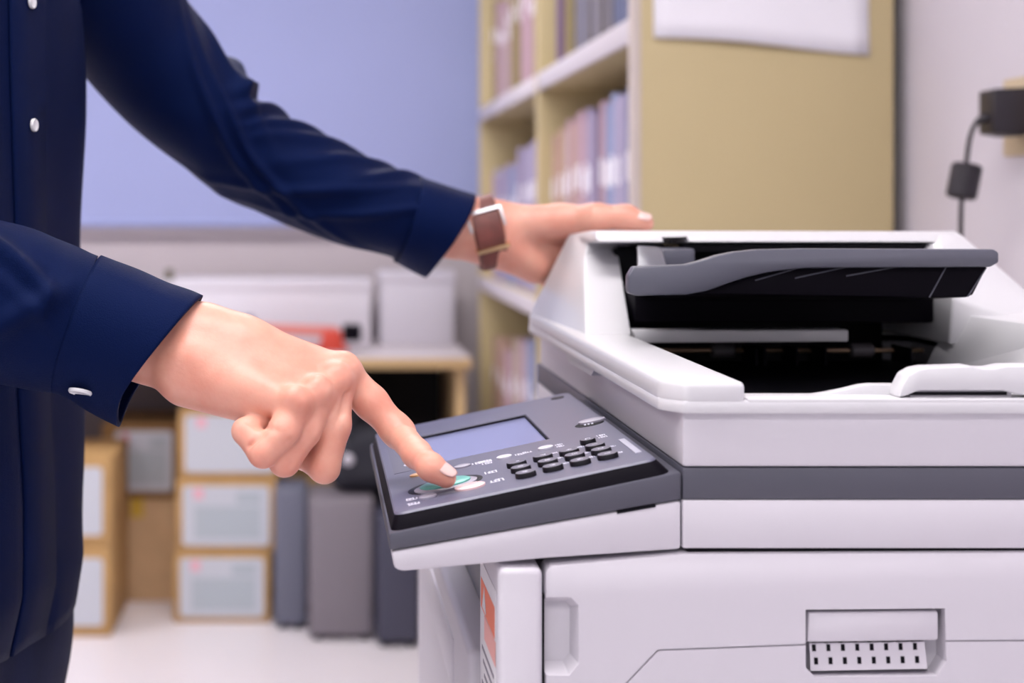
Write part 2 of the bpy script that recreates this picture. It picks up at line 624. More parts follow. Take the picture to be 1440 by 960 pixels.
# lining of the cavity
box('output_lining', CX0, CX0 + 0.0012, CY0, CY1, 1.009, 1.0385, 'dark_plastic', cop)

# --- lid
Z_RB, Z_RT, Z_LT = 1.0266, 1.0345, 1.0457
rimY = YN - 0.005


def rx(px):
    return (px - VX) * rimY / F


def rz(py):
    return CAMZ - (py - VY) * rimY / F


lid_out = [(0.2045, rimY + 0.017), (0.2170, rimY), (XR + 0.01, rimY), (XR + 0.01, 1.395), (0.2045, 1.395)]
lid = prism_xy('lid_rim', lid_out, Z_RB, Z_RT, 'white_gloss', cop, 0.0016)
subtract(lid, [box('c', CX0, CX1, CY0, CY1, 1.0, 1.1, 'white_gloss')])
# raised strip along the operator's side, rounded where it drops to the near rim
xa, xb = 0.2047, 0.2530
ring = [(xa, rimY + 0.0172), (0.2172, rimY + 0.0002), (xb, rimY + 0.0002), (xb, 1.394), (xa, 1.394)]
prism_xy('lid_strip', ring, Z_RT - 0.003, Z_LT, 'white_gloss', cop, 0.0035, 3)
# step of the rim underneath
prism_pts('rim_step', [(0.2065, 1.20, Z_RB + 0.001), (0.2065, 1.07, Z_RB + 0.001), (0.2065, 1.085, Z_RB - 0.006), (0.2065, 1.185, Z_RB - 0.006)],
          [(0.216, 1.20, Z_RB + 0.001), (0.216, 1.07, Z_RB + 0.001), (0.216, 1.085, Z_RB - 0.006), (0.216, 1.185, Z_RB - 0.006)],
          'white_gloss', cop, 0.001)
# scooped inner edge of the near rim
sc = [(1048, 575), (1048, 557), (1110, 557.5), (1140, 556), (1165, 552.5), (1190, 547.5), (1212, 542), (1225, 540.5), (1262, 540.5), (1262, 575)]
yy = 0.864


def mk(lst, y):
    return [((a - VX) * y / F, CAMZ - (b - VY) * y / F) for a, b in lst]


prism_xz('rim_scoop', mk(sc, yy), yy, yy + 0.009, 'white_gloss', cop, 0.0008)
box('rim_lip', rx(1052), XR + 0.008, rimY + 0.0003, rimY + 0.026, Z_RT - 0.002, Z_RT + 0.0012, 'white_gloss', cop, 0.0008)
# paper stop block on the near rim
ts = [(1262, 559), (1266, 546), (1276, 527), (1290, 519), (1305, 516.5), (1365, 514.5), (1380, 518), (1396, 518), (1415, 514),
      (1480, 513.5), (1500, 525), (1510, 559), (1460, 559), (1425, 553), (1410, 549), (1290, 549), (1276, 555)]
prism_xz('paper_stop', mk(ts, 0.850), 0.848, 0.866, 'white_gloss', cop, 0.0016)
prism_xz('paper_stop_base', mk([(1278, 567), (1278, 549), (1420, 549), (1420, 567)], 0.855), 0.853, 0.872, 'white_plastic', cop)
prism_xz('paper_stop_slot', mk([(1280, 555.5), (1280, 551), (1416, 551), (1416, 555.5)], 0.852), 0.852, 0.860, 'dark_plastic', cop)

# --- document feeder hood
def on_plane(px, py, p0, p1, p2):
    """Point of the plane p0 p1 p2 seen at a frame position."""
    n = (p1 - p0).cross(p2 - p0)
    d = Vector(((px - VX) / F, 1.0, -(py - VY) / F))
    o = Vector((0, 0, CAMZ))
    return o + d * ((p0 - o).dot(n) / d.dot(n))


zb = Z_LT - 0.001
hA, hB, hC = Vector((0.2050, 1.392, zb)), Vector((0.2168, 1.160, zb)), Vector((0.2545, 1.160, zb))
hD = P(800, 329, 1.385)
hF = on_plane(822, 360, hA, hB, hD)
hE = on_plane(831, 324, hA, hB, hD)
hG = on_plane(868, 343, hB, hC, hF)
hI = Vector((hG.x + 0.004, hE.y, hE.z))
hJ = Vector((0.2600, hD.y, hD.z))
hK = Vector((0.2600, 1.392, zb))
hvs = [hA, hB, hC, hK, hD, hE, hF, hG, hI, hJ]
raw_f = [(0, 1, 6, 5, 4), (1, 2, 7, 6), (6, 7, 8, 5), (5, 8, 9, 4), (2, 3, 9, 8, 7), (0, 4, 9, 3), (3, 2, 1, 0)]
bmh = bmesh.new()
bvh = [bmh.verts.new(v) for v in hvs]
for f in raw_f:
    bmh.faces.new([bvh[k] for k in f])
bmesh.ops.recalc_face_normals(bmh, faces=bmh.faces[:])
bmesh.ops.bevel(bmh, geom=[e for e in bmh.edges if e.calc_face_angle(0) > 0.12], offset=0.0022, segments=3, profile=0.5, affect='EDGES', clamp_overlap=True)
finish('feeder_hood', bmh, 'white_gloss', cop, 25)
HR = [(0.515, 1.165, 1.036), (0.63, 1.165, 1.036), (0.64, 1.392, 1.036), (0.515, 1.392, 1.036),
      P(1352, 330, 1.25), P(1344, 324, 1.30), Vector((0.556, 1.385, 1.1235)), P(1324, 345, 1.22), P(1340, 418, 1.165), P(1320, 328, 1.25), P(1446, 455, 1.165),
      (0.515, 1.392, 1.122)]
hull('hood_rear_cheek', HR, 'white_gloss', cop, 0.003, 3)
# top cover between the cheeks, with the notch at its left end
topc = hull('hood_top', [P(838, 324, 1.255), P(1346, 325, 1.255), (0.565, 1.385, 1.1235), (0.245, 1.385, 1.1235),
                         P(838, 340, 1.235), P(1343, 340, 1.235), (0.565, 1.385, 1.112), (0.245, 1.385, 1.112)], 'white_gloss', cop, 0.0025, 2)
subtract(topc, [prism_xz('c', mk([(935, 334), (972, 333), (972, 360), (935, 360)], 1.23), 1.20, 1.30, 'white_gloss')])
box('hood_inlet', 0.318, 0.545, 1.243, 1.262, 1.1105, 1.1165, 'dark_plastic', cop)
box('hood_inlet_block', 0.295, 0.323, 1.225, 1.36, 1.095, 1.1135, 'tray_grey', cop, 0.002)
# black mechanism inside
box('feeder_mechanism', 0.266, 0.516, 1.285, 1.385, 1.045, 1.112, 'dark_plastic', cop, 0.003)
box('feeder_panel', 0.2635, 0.514, 1.190, 1.30, 1.0525, 1.082, 'black_plastic', cop, 0.002)
box('feeder_rear', 0.2545, 0.512, 1.295, 1.31, 1.006, 1.05, 'dark_plastic', cop)
prism_xz('exit_guide', mk([(891, 464.5), (1192, 463.5), (1192, 480), (893, 482)], 1.165), 1.163, 1.185, 'white_gloss', cop, 0.0012)
tube('roller_axle', [(0.256, 1.215, 1.027), (0.515, 1.215, 1.027)], 0.0022, 'brass', cop)
for rxp in (1016, 1211):
    X = (rxp - VX) / F * 1.215
    tube('roller', [(X - 0.010, 1.215, 1.027), (X - 0.0085, 1.215, 1.027), (X + 0.0085, 1.215, 1.027), (X + 0.010, 1.215, 1.027)],
         [0.0045, 0.0062, 0.0062, 0.0045], 'roller_grey', cop, 18)
for gp in (1054, 1066, 1110, 1150, 1268):
    X = (gp - VX) / F * 1.20
    box('guide_rib', X - 0.0008, X + 0.0008, 1.18, 1.22, 1.018, 1.032, 'black_plastic', cop)

# --- document tray (near end edge faces the camera)
TY = 1.05
prof = [(884, 388), (892, 375), (965, 372), (985, 367), (1010, 359), (1035, 354), (1065, 351), (1130, 349.5), (1398, 350.5), (1405, 355), (1405, 369), (1393, 375.5),
        (1135, 377), (1110, 379), (1080, 383), (1050, 390), (1020, 400), (995, 409), (965, 414.5), (895, 416), (884, 412)]
tray = prism_pts('document_tray', [(x, TY, z) for x, z in mk(prof, TY)],
                 [(x, TY + 0.012, z) for x, z in mk(prof, TY)], 'tray_grey', cop, 0.0014)
# sloping plate of the tray behind its end rim
prism_pts('tray_plate', [P(905, 405, TY + 0.012), P(985, 400, TY + 0.012), P(1080, 372, TY + 0.012), P(1385, 368, TY + 0.012),
                         P(1385, 373, TY + 0.012), P(1085, 377, TY + 0.012), P(985, 406, TY + 0.012), P(905, 410, TY + 0.012)],
          [Vector((0.275, 1.26, 1.088)), Vector((0.33, 1.26, 1.088)), Vector((0.40, 1.26, 1.088)), Vector((0.515, 1.26, 1.088)),
           Vector((0.515, 1.26, 1.085)), Vector((0.40, 1.26, 1.085)), Vector((0.33, 1.26, 1.085)), Vector((0.275, 1.26, 1.085))], 'tray_grey', cop)
und = prism_pts('tray_underside', [P(975, 412, TY + 0.006), P(1030, 397, TY + 0.006), P(1090, 381, TY + 0.006), P(1140, 376.5, TY + 0.006), P(1388, 375, TY + 0.006),
                                   P(1368, 414, TY + 0.006), P(1358, 418, TY + 0.006), P(1312, 418, TY + 0.006)],
                [Vector((0.27, 1.22, 1.070)), Vector((0.30, 1.22, 1.078)), Vector((0.35, 1.22, 1.084)), Vector((0.40, 1.22, 1.086)), Vector((0.513, 1.22, 1.086)),
                 Vector((0.513, 1.22, 1.075)), Vector((0.513, 1.22, 1.070)), Vector((0.50, 1.22, 1.070))], 'black_plastic', cop, 0.0008)
yb = TY + 0.0052
for (a, b) in (((1062, 394), (1132, 374)), ((1118, 391), (1196, 374)), ((1190, 388), (1266, 374)), ((1307, 418), (1331, 374)), ((1361, 417), (1387, 376))):
    tube('tray_rib', [P(a[0], a[1], yb + 0.0008), P(b[0], b[1], yb + 0.0008)], 0.0006, 'grey_plastic', und, 6)
hull('tray_side_guide', [P(896, 345, 1.16), P(930, 348, 1.16), P(938, 376, 1.10), P(896, 378, 1.10),
                         P(896, 345, 1.19), P(930, 348, 1.19), P(938, 376, 1.14), P(896, 378, 1.14)], 'tray_grey', cop, 0.002)
# rear wall of the output well running towards the camera
prism_pts('well_rear_wall', [(0.502, 0.90, 1.008), (0.63, 0.90, 1.008), (0.63, 0.90, 1.037), (0.530, 0.90, 1.037)],
          [(0.502, 1.02, 1.008), (0.63, 1.02, 1.008), (0.63, 1.02, 1.062), (0.548, 1.02, 1.060)], 'white_gloss', cop, 0.0015)
prism_pts('well_rear_wall', [(0.502, 1.02, 1.008), (0.63, 1.02, 1.008), (0.63, 1.02, 1.062), (0.548, 1.02, 1.060)],
          [(0.502, 1.19, 1.008), (0.63, 1.19, 1.008), (0.63, 1.19, 1.066), (0.530, 1.19, 1.060)], 'white_gloss', cop)

# ------------------------------------------------------------------ control panel
SL = 0.212                                     # slope towards the operator
al = math.atan(SL)
U = Vector((math.cos(al), 0, math.sin(al)))
V_ = Vector((0, 1, 0))
N = Vector((-math.sin(al), 0, math.cos(al)))
pan = Vector((0.0412, YN, 0.9545))             # near left corner of the grey tray's top


def plane_hit(px, py, lift=0.0):
    """Panel coordinates (u, v) of the frame position on the console face lifted by lift."""
    a, b = (px - VX) / F, (py - VY) / F
    o = pan + N * (0.0090 + lift)
    # ray = (a*y, y, CAMZ - b*y);  (ray - o).N = 0
    y = (o.dot(N) - CAMZ * N.z) / (a * N.x - b * N.z)
    p = Vector((a * y, y, CAMZ - b * y))
    return (p - pan).dot(U), p.y


def pp(u, y, n):
    q = pan + U * u + N * n
    q.y = y
    return q


cp = box('control_panel', nx(957), nx(961), YN + 0.004, 1.168, nz(768), nz(668), 'grey_plastic', cop)
base = prism_xz('panel_base', near_pts([(550, 775.5), (958, 703.5), (958, 772.5), (760, 786), (566, 803.5), (555, 800)]), YN, 1.172, 'white_plastic', cp, 0.0022)
gt = prism_xz('panel_tray', near_pts([(547, 750), (958, 663), (958, 702.5), (548, 774.5)]), YN, 1.172, 'grey_plastic', cp, 0.0016)
prism_xz('panel_notch', near_pts([(868, 722), (922, 712.5), (922, 709.5), (868, 719)]), YN - 0.0003, YN + 0.01, 'dark_plastic', cp)
UL = 0.1735


def rounded(u0, u1, y0, y1, r, n, seg=5):
    out = []
    for (cu, cy, a0) in ((u1 - r, y1 - r, 0), (u0 + r, y1 - r, 90), (u0 + r, y0 + r, 180), (u1 - r, y0 + r, 270)):
        for k in range(seg + 1):
            a = math.radians(a0 + 90 * k / seg)
            out.append(pp(cu + r * math.cos(a), cy + r * math.sin(a), n))
    return out


bez = prism_pts('console_bezel', rounded(0.0012, UL, YN + 0.0015, 1.168, 0.008, -0.0005), rounded(0.0060, UL - 0.006, YN + 0.0085, 1.163, 0.006, 0.0082),
                'black_plastic', cp, 0.0008)
face = prism_pts('console_face', rounded(0.0056, UL - 0.0056, YN + 0.0078, 1.1635, 0.0065, 0.0078), rounded(0.0066, UL - 0.0066, YN + 0.0092, 1.1625, 0.006, 0.0090),
                 'console_grey', cp, 0.0)
# screen well
su0, sy1 = plane_hit(580, 615)
su1, sy1 = plane_hit(737, 582.5)
suq, sy0 = plane_hit(770, 617)
SU0, SU1, SY0, SY1 = 0.030, (su1 + suq) / 2, sy0, sy1
print('SCREEN', su0, su1, suq, sy0, sy1)


def pquad(u0, u1, y0, y1, n):
    return [pp(u0, y0, n), pp(u1, y0, n), pp(u1, y1, n), pp(u0, y1, n)]


subtract(face, [prism_pts('c', pquad(SU0, SU1, SY0, SY1, 0.0058), pquad(SU0 - 0.0015, SU1 + 0.0015, SY0 - 0.0015, SY1 + 0.0015, 0.0095), 'console_grey')])
subtract(bez, [prism_pts('c', pquad(SU0, SU1, SY0, SY1, 0.0052), pquad(SU0, SU1, SY0, SY1, 0.02), 'black_plastic')])
prism_pts('screen', pquad(SU0, SU1, SY0, SY1, 0.0050), pquad(SU0, SU1, SY0, SY1, 0.0066), 'screen_glass', cp)

def disc(name, px, py, du, dv, n0, n1, mat, parent, top_scale=0.86, lift=0.0, power=2.0, seg=28, mat_top=None, offset=(0, 0)):
    u, y = plane_hit(px, py, lift)
    u += offset[0]
    y += offset[1]
    a, b, c = [], [], []
    for k in range(seg):
        t = 2 * math.pi * k / seg
        cu = math.copysign(abs(math.cos(t)) ** (2 / power), math.cos(t))
        cv = math.copysign(abs(math.sin(t)) ** (2 / power), math.sin(t))
        a.append(pp(u + du * cu, y + dv * cv, n0))
        b.append(pp(u + du * cu, y + dv * cv, n1 - (n1 - n0) * 0.2))
        c.append(pp(u + du * top_scale * cu, y + dv * top_scale * cv, n1))
    n = seg
    verts = a + b + c
    faces = [tuple(range(n))[::-1], tuple(range(2 * n, 3 * n))]
    for r in (0, 1):
        for i in range(n):
            j = (i + 1) % n
            faces.append((r * n + i, r * n + j, (r + 1) * n + j, (r + 1) * n + i))
    o = raw(name, verts, faces, mat, parent, 40)
    if mat_top:
        o.data.materials.append(M[mat_top])
        o.data.polygons[1].material_index = 1
    return o, u, y


T = 0.0090


def text_mesh(name, body, u, y, n, size, mat, parent):
    """Small lettering on the console, upright for the operator."""
    cu = bpy.data.curves.new(name, 'FONT')
    cu.body = body
    cu.size = size
    cu.align_x = 'CENTER'
    cu.align_y = 'CENTER'
    cu.extrude = 0.00008
    tmp = bpy.data.objects.new('tmp', cu)
    COL.objects.link(tmp)
    dg = bpy.context.evaluated_depsgraph_get()
    me = bpy.data.meshes.new_from_object(tmp.evaluated_get(dg))
    bpy.data.objects.remove(tmp, do_unlink=True)
    mw = Matrix((( -V_.x, U.x, N.x, 0), (-V_.y, U.y, N.y, 0), (-V_.z, U.z, N.z, 0), (0, 0, 0, 1)))
    mw.translation = pp(u, y, n)
    me.transform(mw)
    me.materials.clear()
    return link(name, me, mat, parent)


# number keys
keys = [(235, 352, '*'), (265, 387, '0'), (300, 425, '#'), (425, 305, '7'), (460, 341, '8'), (497, 378, '9'),
        (615, 266, '4'), (655, 297, '5'), (695, 336, '6'), (750, 188, 'C'), (803, 227, '1'), (846, 258, '2'), (893, 292, '3')]
for zx, zy, ch in keys:
    k, u, y = disc('number_key', 680 + zx / 5.143, 580 + zy / 5.143, 0.0066 if ch != 'C' else 0.0052, 0.0058, T - 0.001, T + 0.0032,
                   'key_black', cp, 0.9, lift=0.0032, power=2.4, mat_top='key_top')
    text_mesh('key_print', ch, u, y, T + 0.00325, 0.0052, 'print_white', k)
for zx, zy in ((150, 325), (450, 258)):
    disc('function_button', 680 + zx / 5.143, 580 + zy / 5.143, 0.0052, 0.0046, T - 0.0005, T + 0.0014, 'button_white', cp)


def z3(x, y):
    return 560 + x / 6.0, 560 + y / 6.0


sx, sy = z3(402, 738)
disc('start_surround', *z3(397, 728), 0.0245, 0.0185, T - 0.0006, T + 0.0005, 'key_black', cp, 0.96)
disc('start_ring', *z3(404, 740), 0.0205, 0.0155, T, T + 0.0016, 'button_grey', cp, 0.95)
stb, stu, sty = disc('start_button', sx, sy, 0.0165, 0.0122, T, T + 0.0030, 'button_green', cp, 0.9)
print('START', stu, sty, pp(stu, sty, T))
disc('stop_button', *z3(607, 750), 0.0098, 0.0080, T - 0.0004, T + 0.0016, 'button_pink', cp, 0.9)
disc('clear_button', *z3(252, 833), 0.0056, 0.0052, T - 0.0004, T + 0.0014, 'button_grey', cp)
disc('power_save_button', *z3(543, 577), 0.0056, 0.0048, T - 0.0004, T + 0.0013, 'button_grey', cp)
disc('status_lamp', *z3(150, 652), 0.0042, 0.0036, T - 0.0004, T + 0.0012, 'button_orange', cp)
disc('indicator_mark', *z3(72, 565), 0.0022, 0.0034, T - 0.0004, T + 0.0006, 'print_white', cp)
# contrast dial
disc('dial_recess', 829, 596, 0.0105, 0.0085, T - 0.0006, T + 0.0004, 'dark_plastic', cp, 0.97)
disc('dial', 832.5, 593.5, 0.0098, 0.0062, T, T + 0.0022, 'button_grey', cp, 0.8)
for k in range(3):
    disc('dial_mark', 823 + k * 5, 598.5 - k * 1.0, 0.0008, 0.0012, T, T + 0.0011, 'print_white', cp, seg=8)
# small name plate and corner hinge mark
ua, ya = plane_hit(871, 618.5)
ub, yb_ = plane_hit(897, 637)
uc, yc = plane_hit(887, 628)
prism_pts('name_plate', pquad(uc - 0.0020, uc + 0.0020, yb_, ya, T - 0.0004), pquad(uc - 0.0020, uc + 0.0020, yb_, ya, T + 0.0005), 'plate_grey', cp)
disc('panel_screw_cover', 784, 559.5, 0.0055, 0.0045, T - 0.0006, T + 0.0006, 'key_black', cp, 0.95)
# dark film strip left of the screen
fu0, fy = 0.010, SY0 + 0.03
prism_pts('side_film', pquad(0.012, 0.024, SY0 - 0.010, SY1 - 0.01, T - 0.0004), pquad(0.012, 0.024, SY0 - 0.010, SY1 - 0.01, T + 0.0002), 'key_top', cp)


def glyph(px, py, size, cols, seed):
    """Tiny printed legend, strokes too small to read."""
    rnd = random.Random(seed)
    u, y = plane_hit(px, py)
    size *= 1.6
    bm = bmesh.new()
    for c in range(cols):
        oy = y - (c - (cols - 1) / 2) * size * 1.15
        bars = []
        for r in range(4):
            bars.append((0, (r - 1.5) * size * 0.27 + rnd.uniform(-.03, .03) * size, size * rnd.uniform(.2, .46), size * 0.05))
        for r in range(3):
            bars.append(((r - 1) * .3 * size + rnd.uniform(-.1, .1) * size, rnd.uniform(-.2, .2) * size, size * 0.05, size * rnd.uniform(.15, .4)))
        for (dy, du, hy, hu) in bars:
            q = [pp(u + du + su * hu, oy + dy + sy_ * hy, T + h) for h in (-0.0002, 0.00012) for su, sy_ in ((-1, -1), (1, -1), (1, 1), (-1, 1))]
            vs = [bm.verts.new(p) for p in q]
            for f in ((3, 2, 1, 0), (4, 5, 6, 7), (0, 1, 5, 4), (1, 2, 6, 5), (2, 3, 7, 6), (3, 0, 4, 7)):
                bm.faces.new([vs[i] for i in f])
    return finish('printed_legend', bm, 'print_white', cp, None)


legends = [(855, 170, .0038, 2), (550, 237, .0036, 2), (262, 300, .0042, 1), (312, 287, .0042, 1), (700, 248, .003, 1), (932, 243, .003, 1),
           (978, 288, .003, 1), (510, 292, .003, 1), (735, 292, .003, 1), (778, 322, .003, 1), (548, 328, .003, 1), (590, 366, .003, 1),
           (20, 358, .0045, 2), (52, 430, .0052, 1), (98, 490, .0055, 1)]
for i, (zx, zy, sz, c) in enumerate(legends):
    glyph(680 + zx / 5.143, 580 + zy / 5.143, sz, c, 100 + i)
for i, (zx, zy, sz, c) in enumerate([(672, 545, .0058, 1), (738, 532, .0058, 1), (115, 848, .0050, 1), (132, 888, .0050, 1)]):
    glyph(*z3(zx, zy), sz, c, 140 + i)

# ================================================================== PERSON
person = thing('person', (-0.34, 1.12, 0.0), 'person in navy button shirt and dark jeans pressing the copier button', 'person')


def pj(lst):
    return [np.array(P(*q)) for q in lst]


# ---- right hand (nearest), index finger on the start button
R = Field((-0.17, 0.855, 0.955), (0.115, 1.03, 1.13), 0.0012)
K = 0.008
wr = pj([(120, 452, .958), (215, 478, .956), (262, 490, .953)])
R.chain(wr, [.031, .0285, .0275], K, sq=((0, 1, 0), 0.85))
R.cone(*pj([(255, 486, .953), (330, 505, .950)]), .0275, .030, .012, sq=((0, 1, 0), 0.8))
# metacarpals
R.cone(*pj([(290, 470, .962), (480, 526, .953)]), .0185, .0128, .012)
R.cone(*pj([(285, 482, .955), (472, 536, .938)]), .020, .0125, .012)
R.cone(*pj([(278, 500, .946), (446, 555, .921)]), .021, .0120, .012)
R.cone(*pj([(270, 516, .940), (416, 570, .905)]), .021, .0115, .010)
R.cone(*pj([(268, 527, .944), (362, 566, .925)]), .0215, .0150, .009)
R.cone(*pj([(300, 500, .960), (440, 560, .945)]), .022, .018, .010)
# index finger: its tip rests on the start button
def finger_y(px, py, clear):
    """Distance at which a point seen at (px, py) stands clear of the console face by clear."""
    u_, y_ = plane_hit(px, py, clear)
    return y_


yt = finger_y(628, 672, 0.0030 + 0.0060)
ix = pj([(482, 527, .953), (522, 566, .950), (559, 606, .943), (586, 638, (yt + .943) / 2), (606, 656.5, yt + .002), (627, 671.5, yt)])
print('TIP', yt)
R.chain(ix, [.0126, .0113, .0099, .0091, .0084, .0066], .0045)
R.cone(*pj([(555, 602, .943), (563, 610, .9425)]), .0103, .0101, .004)
# middle finger, curled
R.chain(pj([(472, 536, .938), (470, 598, .926), (456, 657, .921), (428, 640, .940), (405, 610, .950)]), [.0120, .0108, .0100, .0092, .0080], .0035)
# ring finger
R.chain(pj([(446, 555, .921), (428, 605, .909), (400, 648, .903), (376, 622, .921), (385, 592, .932)]), [.0118, .0106, .0098, .0088, .0080], .0030)
# little finger
R.chain(pj([(416, 570, .905), (399, 606, .895), (370, 637, .892), (345, 606, .902), (368, 594, .914)]), [.0112, .0100, .0092, .0084, .0075], .0028)
# thumb tucked behind
R.chain(pj([(320, 505, .975), (392, 560, .985), (425, 605, .975), (440, 630, .962)]), [.019, .013, .011, .009], .007)
# knuckle bumps
R.cone(*pj([(484, 514, .948), (488, 518, .947)]), .0085, .008, .008)
R.cone(*pj([(474, 528, .929), (478, 533, .928)]), .0080, .0075, .007)
R.cone(*pj([(446, 545, .911), (450, 551, .910)]), .0080, .0075, .007)
R.cone(*pj([(414, 558, .8965), (419, 563, .896)]), .0075, .007, .007)
# wrist bone
R.cone(*pj([(268, 498, .927), (276, 503, .927)]), .008, .008, .010)


def carve(fld, pts, r=.0011, k=.0022):
    q = pj(pts)
    for a, b in zip(q, q[1:]):
        fld.cone(a, b, r, r, k, cut=True)


# creases: finger gaps, folded little finger, joint wrinkles
carve(R, [(352, 628, .889), (366, 612, .888), (377, 601, .890)], .0014)
carve(R, [(340, 588, .897), (360, 597, .896), (378, 603, .894)], .0014)
carve(R, [(378, 602, .889), (395, 608, .882), (412, 603, .884)], .0012)
carve(R, [(408, 655, .8925), (428, 628, .8945), (444, 600, .8985)], .0013, .003)
carve(R, [(466, 610, .912), (480, 580, .920), (486, 552, .926)], .0012, .003)
for dx in (-3, 2, 7):
    carve(R, [(566 + dx, 585 + dx * .9, .9365), (573 + dx * .7, 597 + dx * .9, .9325), (571 + dx * .5, 611 + dx * .9, .9325)], .0005, .0013)
yd = yt + .002
for dx in (-3, 2):
    carve(R, [(607 + dx, 637 + dx, yd - .0045), (609 + dx, 646 + dx, yd - .0072), (603 + dx, 658 + dx, yd - .0078)], .0005, .0012)

# ---- left hand, thumb along the top of the document feeder
L = Field((0.06, 1.33, 1.05), (0.36, 1.50, 1.20), 0.0016)
L.chain(pj([(560, 305, 1.40), (640, 318, 1.405), (690, 326, 1.412)]), [.034, .031, .030], .008, sq=((0, 1, 0), .82))
L.cone(*pj([(680, 325, 1.412), (765, 345, 1.425)]), .030, .028, .012, sq=((0, 1, 0), .75))
L.cone(*pj([(700, 340, 1.405), (752, 375, 1.412)]), .024, .017, .012)
L.chain(pj([(700, 318, 1.410), (790, 312, 1.400), (838, 306, 1.380), (880, 306, 1.372), (908, 314, 1.366)]), [.022, .0165, .0125, .0110, .0080], .010)
for (q, r0) in (([(760, 330, 1.43), (830, 345, 1.425), (865, 375, 1.418), (890, 395, 1.412)], .0105),
                ([(755, 345, 1.432), (825, 370, 1.428), (855, 400, 1.42), (875, 420, 1.412)], .0108),
                ([(750, 358, 1.432), (812, 390, 1.428), (838, 420, 1.42), (855, 438, 1.412)], .0100),
                ([(742, 370, 1.43), (795, 408, 1.425), (815, 430, 1.418), (828, 446, 1.412)], .0090)):
    L.chain(pj(q), [r0 + .002, r0, r0 - .001, r0 - .002], .004)
carve(L, [(800, 340, 1.385), (780, 360, 1.386), (765, 378, 1.388)], .0015, .004)

# ---- torso, arms and legs under the clothes, and the head
B = Field((-0.62, 0.80, 0.05), (0.14, 1.50, 1.56), 0.011)
cx, cy = -0.34, 1.12
e1 = np.array((math.cos(math.radians(15)), -math.sin(math.radians(15)), 0))
e2 = np.array((math.sin(math.radians(15)), math.cos(math.radians(15)), 0))
C3 = np.array((cx, cy, 0))


def at(f, s, z):
    return C3 + e1 * f + e2 * s + np.array((0, 0, z))


for s in (-1, 1):
    B.cone(at(0, .06 * s, 1.33), at(0, .06 * s, .95), .095, .090, .05)
    B.cone(at(0, .07 * s, .92), at(.02, .085 * s, .50), .075, .050, .04)
    B.cone(at(.02, .085 * s, .50), at(0, .09 * s, .09), .048, .034, .03)
RS, LS = at(0, -.175, 1.405), at(0.03, .165, 1.41)
B.chain([at(0, 0, 1.40), RS, np.array((-.37, .90, 1.115)), wr[0]], [.06, .055, .042, .031], .03)
B.chain([at(0, 0, 1.40), LS] + pj([(191, 58, 1.33), (262, 145, 1.35), (330, 208, 1.37), (410, 250, 1.38), (560, 305, 1.40)]), [.06, .046, .038, .036, .034, .033, .029], .012)
B.cone(at(0, 0, 1.38), at(.03, 0, 1.53), .062, .055, .03)
H = Field((-0.52, 0.95, 1.45), (-0.12, 1.30, 1.80), 0.005)
H.cone(at(.03, 0, 1.48), at(.035, 0, 1.56), .056, .056, .02)
H.cone(at(.02, 0, 1.665), at(.03, 0, 1.67), .088, .088, .02)
H.cone(at(.06, 0, 1.57), at(.075, 0, 1.64), .050, .060, .03)
H.cone(at(.125, 0, 1.645), at(.145, 0, 1.615), .010, .014, .012)
for s in (-1, 1):
    H.cone(at(.02, .088 * s, 1.60), at(.01, .094 * s, 1.65), .010, .014, .008)
    H.cone(at(.128, .032 * s, 1.645), at(.130, .034 * s, 1.645), .014, .014, .008, cut=True)
H.cone(at(.118, -.02, 1.575), at(.118, .02, 1.575), .007, .007, .008)
body = field_object('body', [R.mesh(1), L.mesh(1), B.mesh(1), H.mesh(1)], 'skin', person)

HA = Field((-0.52, 0.95, 1.50), (-0.12, 1.30, 1.82), 0.006)
HA.cone(at(.0, 0, 1.68), at(.015, 0, 1.70), .098, .094, .02)
HA.cone(at(.12, 0, 1.60), at(.14, 0, 1.66), .075, .05, .01, cut=True)
HA.cone(at(.10, 0, 1.50), at(.10, 0, 1.55), .10, .09, .01, cut=True)
field_object('hair', [HA.mesh(1)], 'hair', person)
for s in (-1, 1):
    bm = bmesh.new()
    bmesh.ops.create_uvsphere(bm, u_segments=16, v_segments=10, radius=.012, matrix=Matrix.Translation(Vector(at(.106, .032 * s, 1.645))))
    finish('eye', bm, 'eye', body, 180)


def nail(center, along, out, ln, wd, rad, parent):
    c, a, o = Vector(center), Vector(along).normalized(), Vector(out).normalized()
    o = (o - a * o.dot(a)).normalized()
    s = a.cross(o)
    verts, faces = [], []
    nu, nv = 10, 10
    for i in range(nu + 1):
        for j in range(nv + 1):
            t = i / nu * 2 - 1
            q = j / nv * 2 - 1
            w = wd * (1 - 0.42 * max(0, t) ** 2.5 - 0.16 * max(0, -t) ** 2)
            tt = t * (1 - 0.16 * q * q) if t > 0 else t * (1 - 0.10 * q * q)
            ang = q * w / rad
            verts.append(c + a * (tt * ln) + s * (math.sin(ang) * rad) + o * ((math.cos(ang) - 1) * rad - max(0, t) ** 2 * 0.0009))
    for i in range(nu):
        for j in range(nv):
            k = i * (nv + 1) + j
            faces.append((k, k + nv + 1, k + nv + 2, k + 1))
    ob = raw('fingernail', verts, faces, 'nail', parent, 180)
    md = ob.modifiers.new('thick', 'SOLIDIFY')
    md.thickness = 0.0007
    md.offset = -1
    return ob


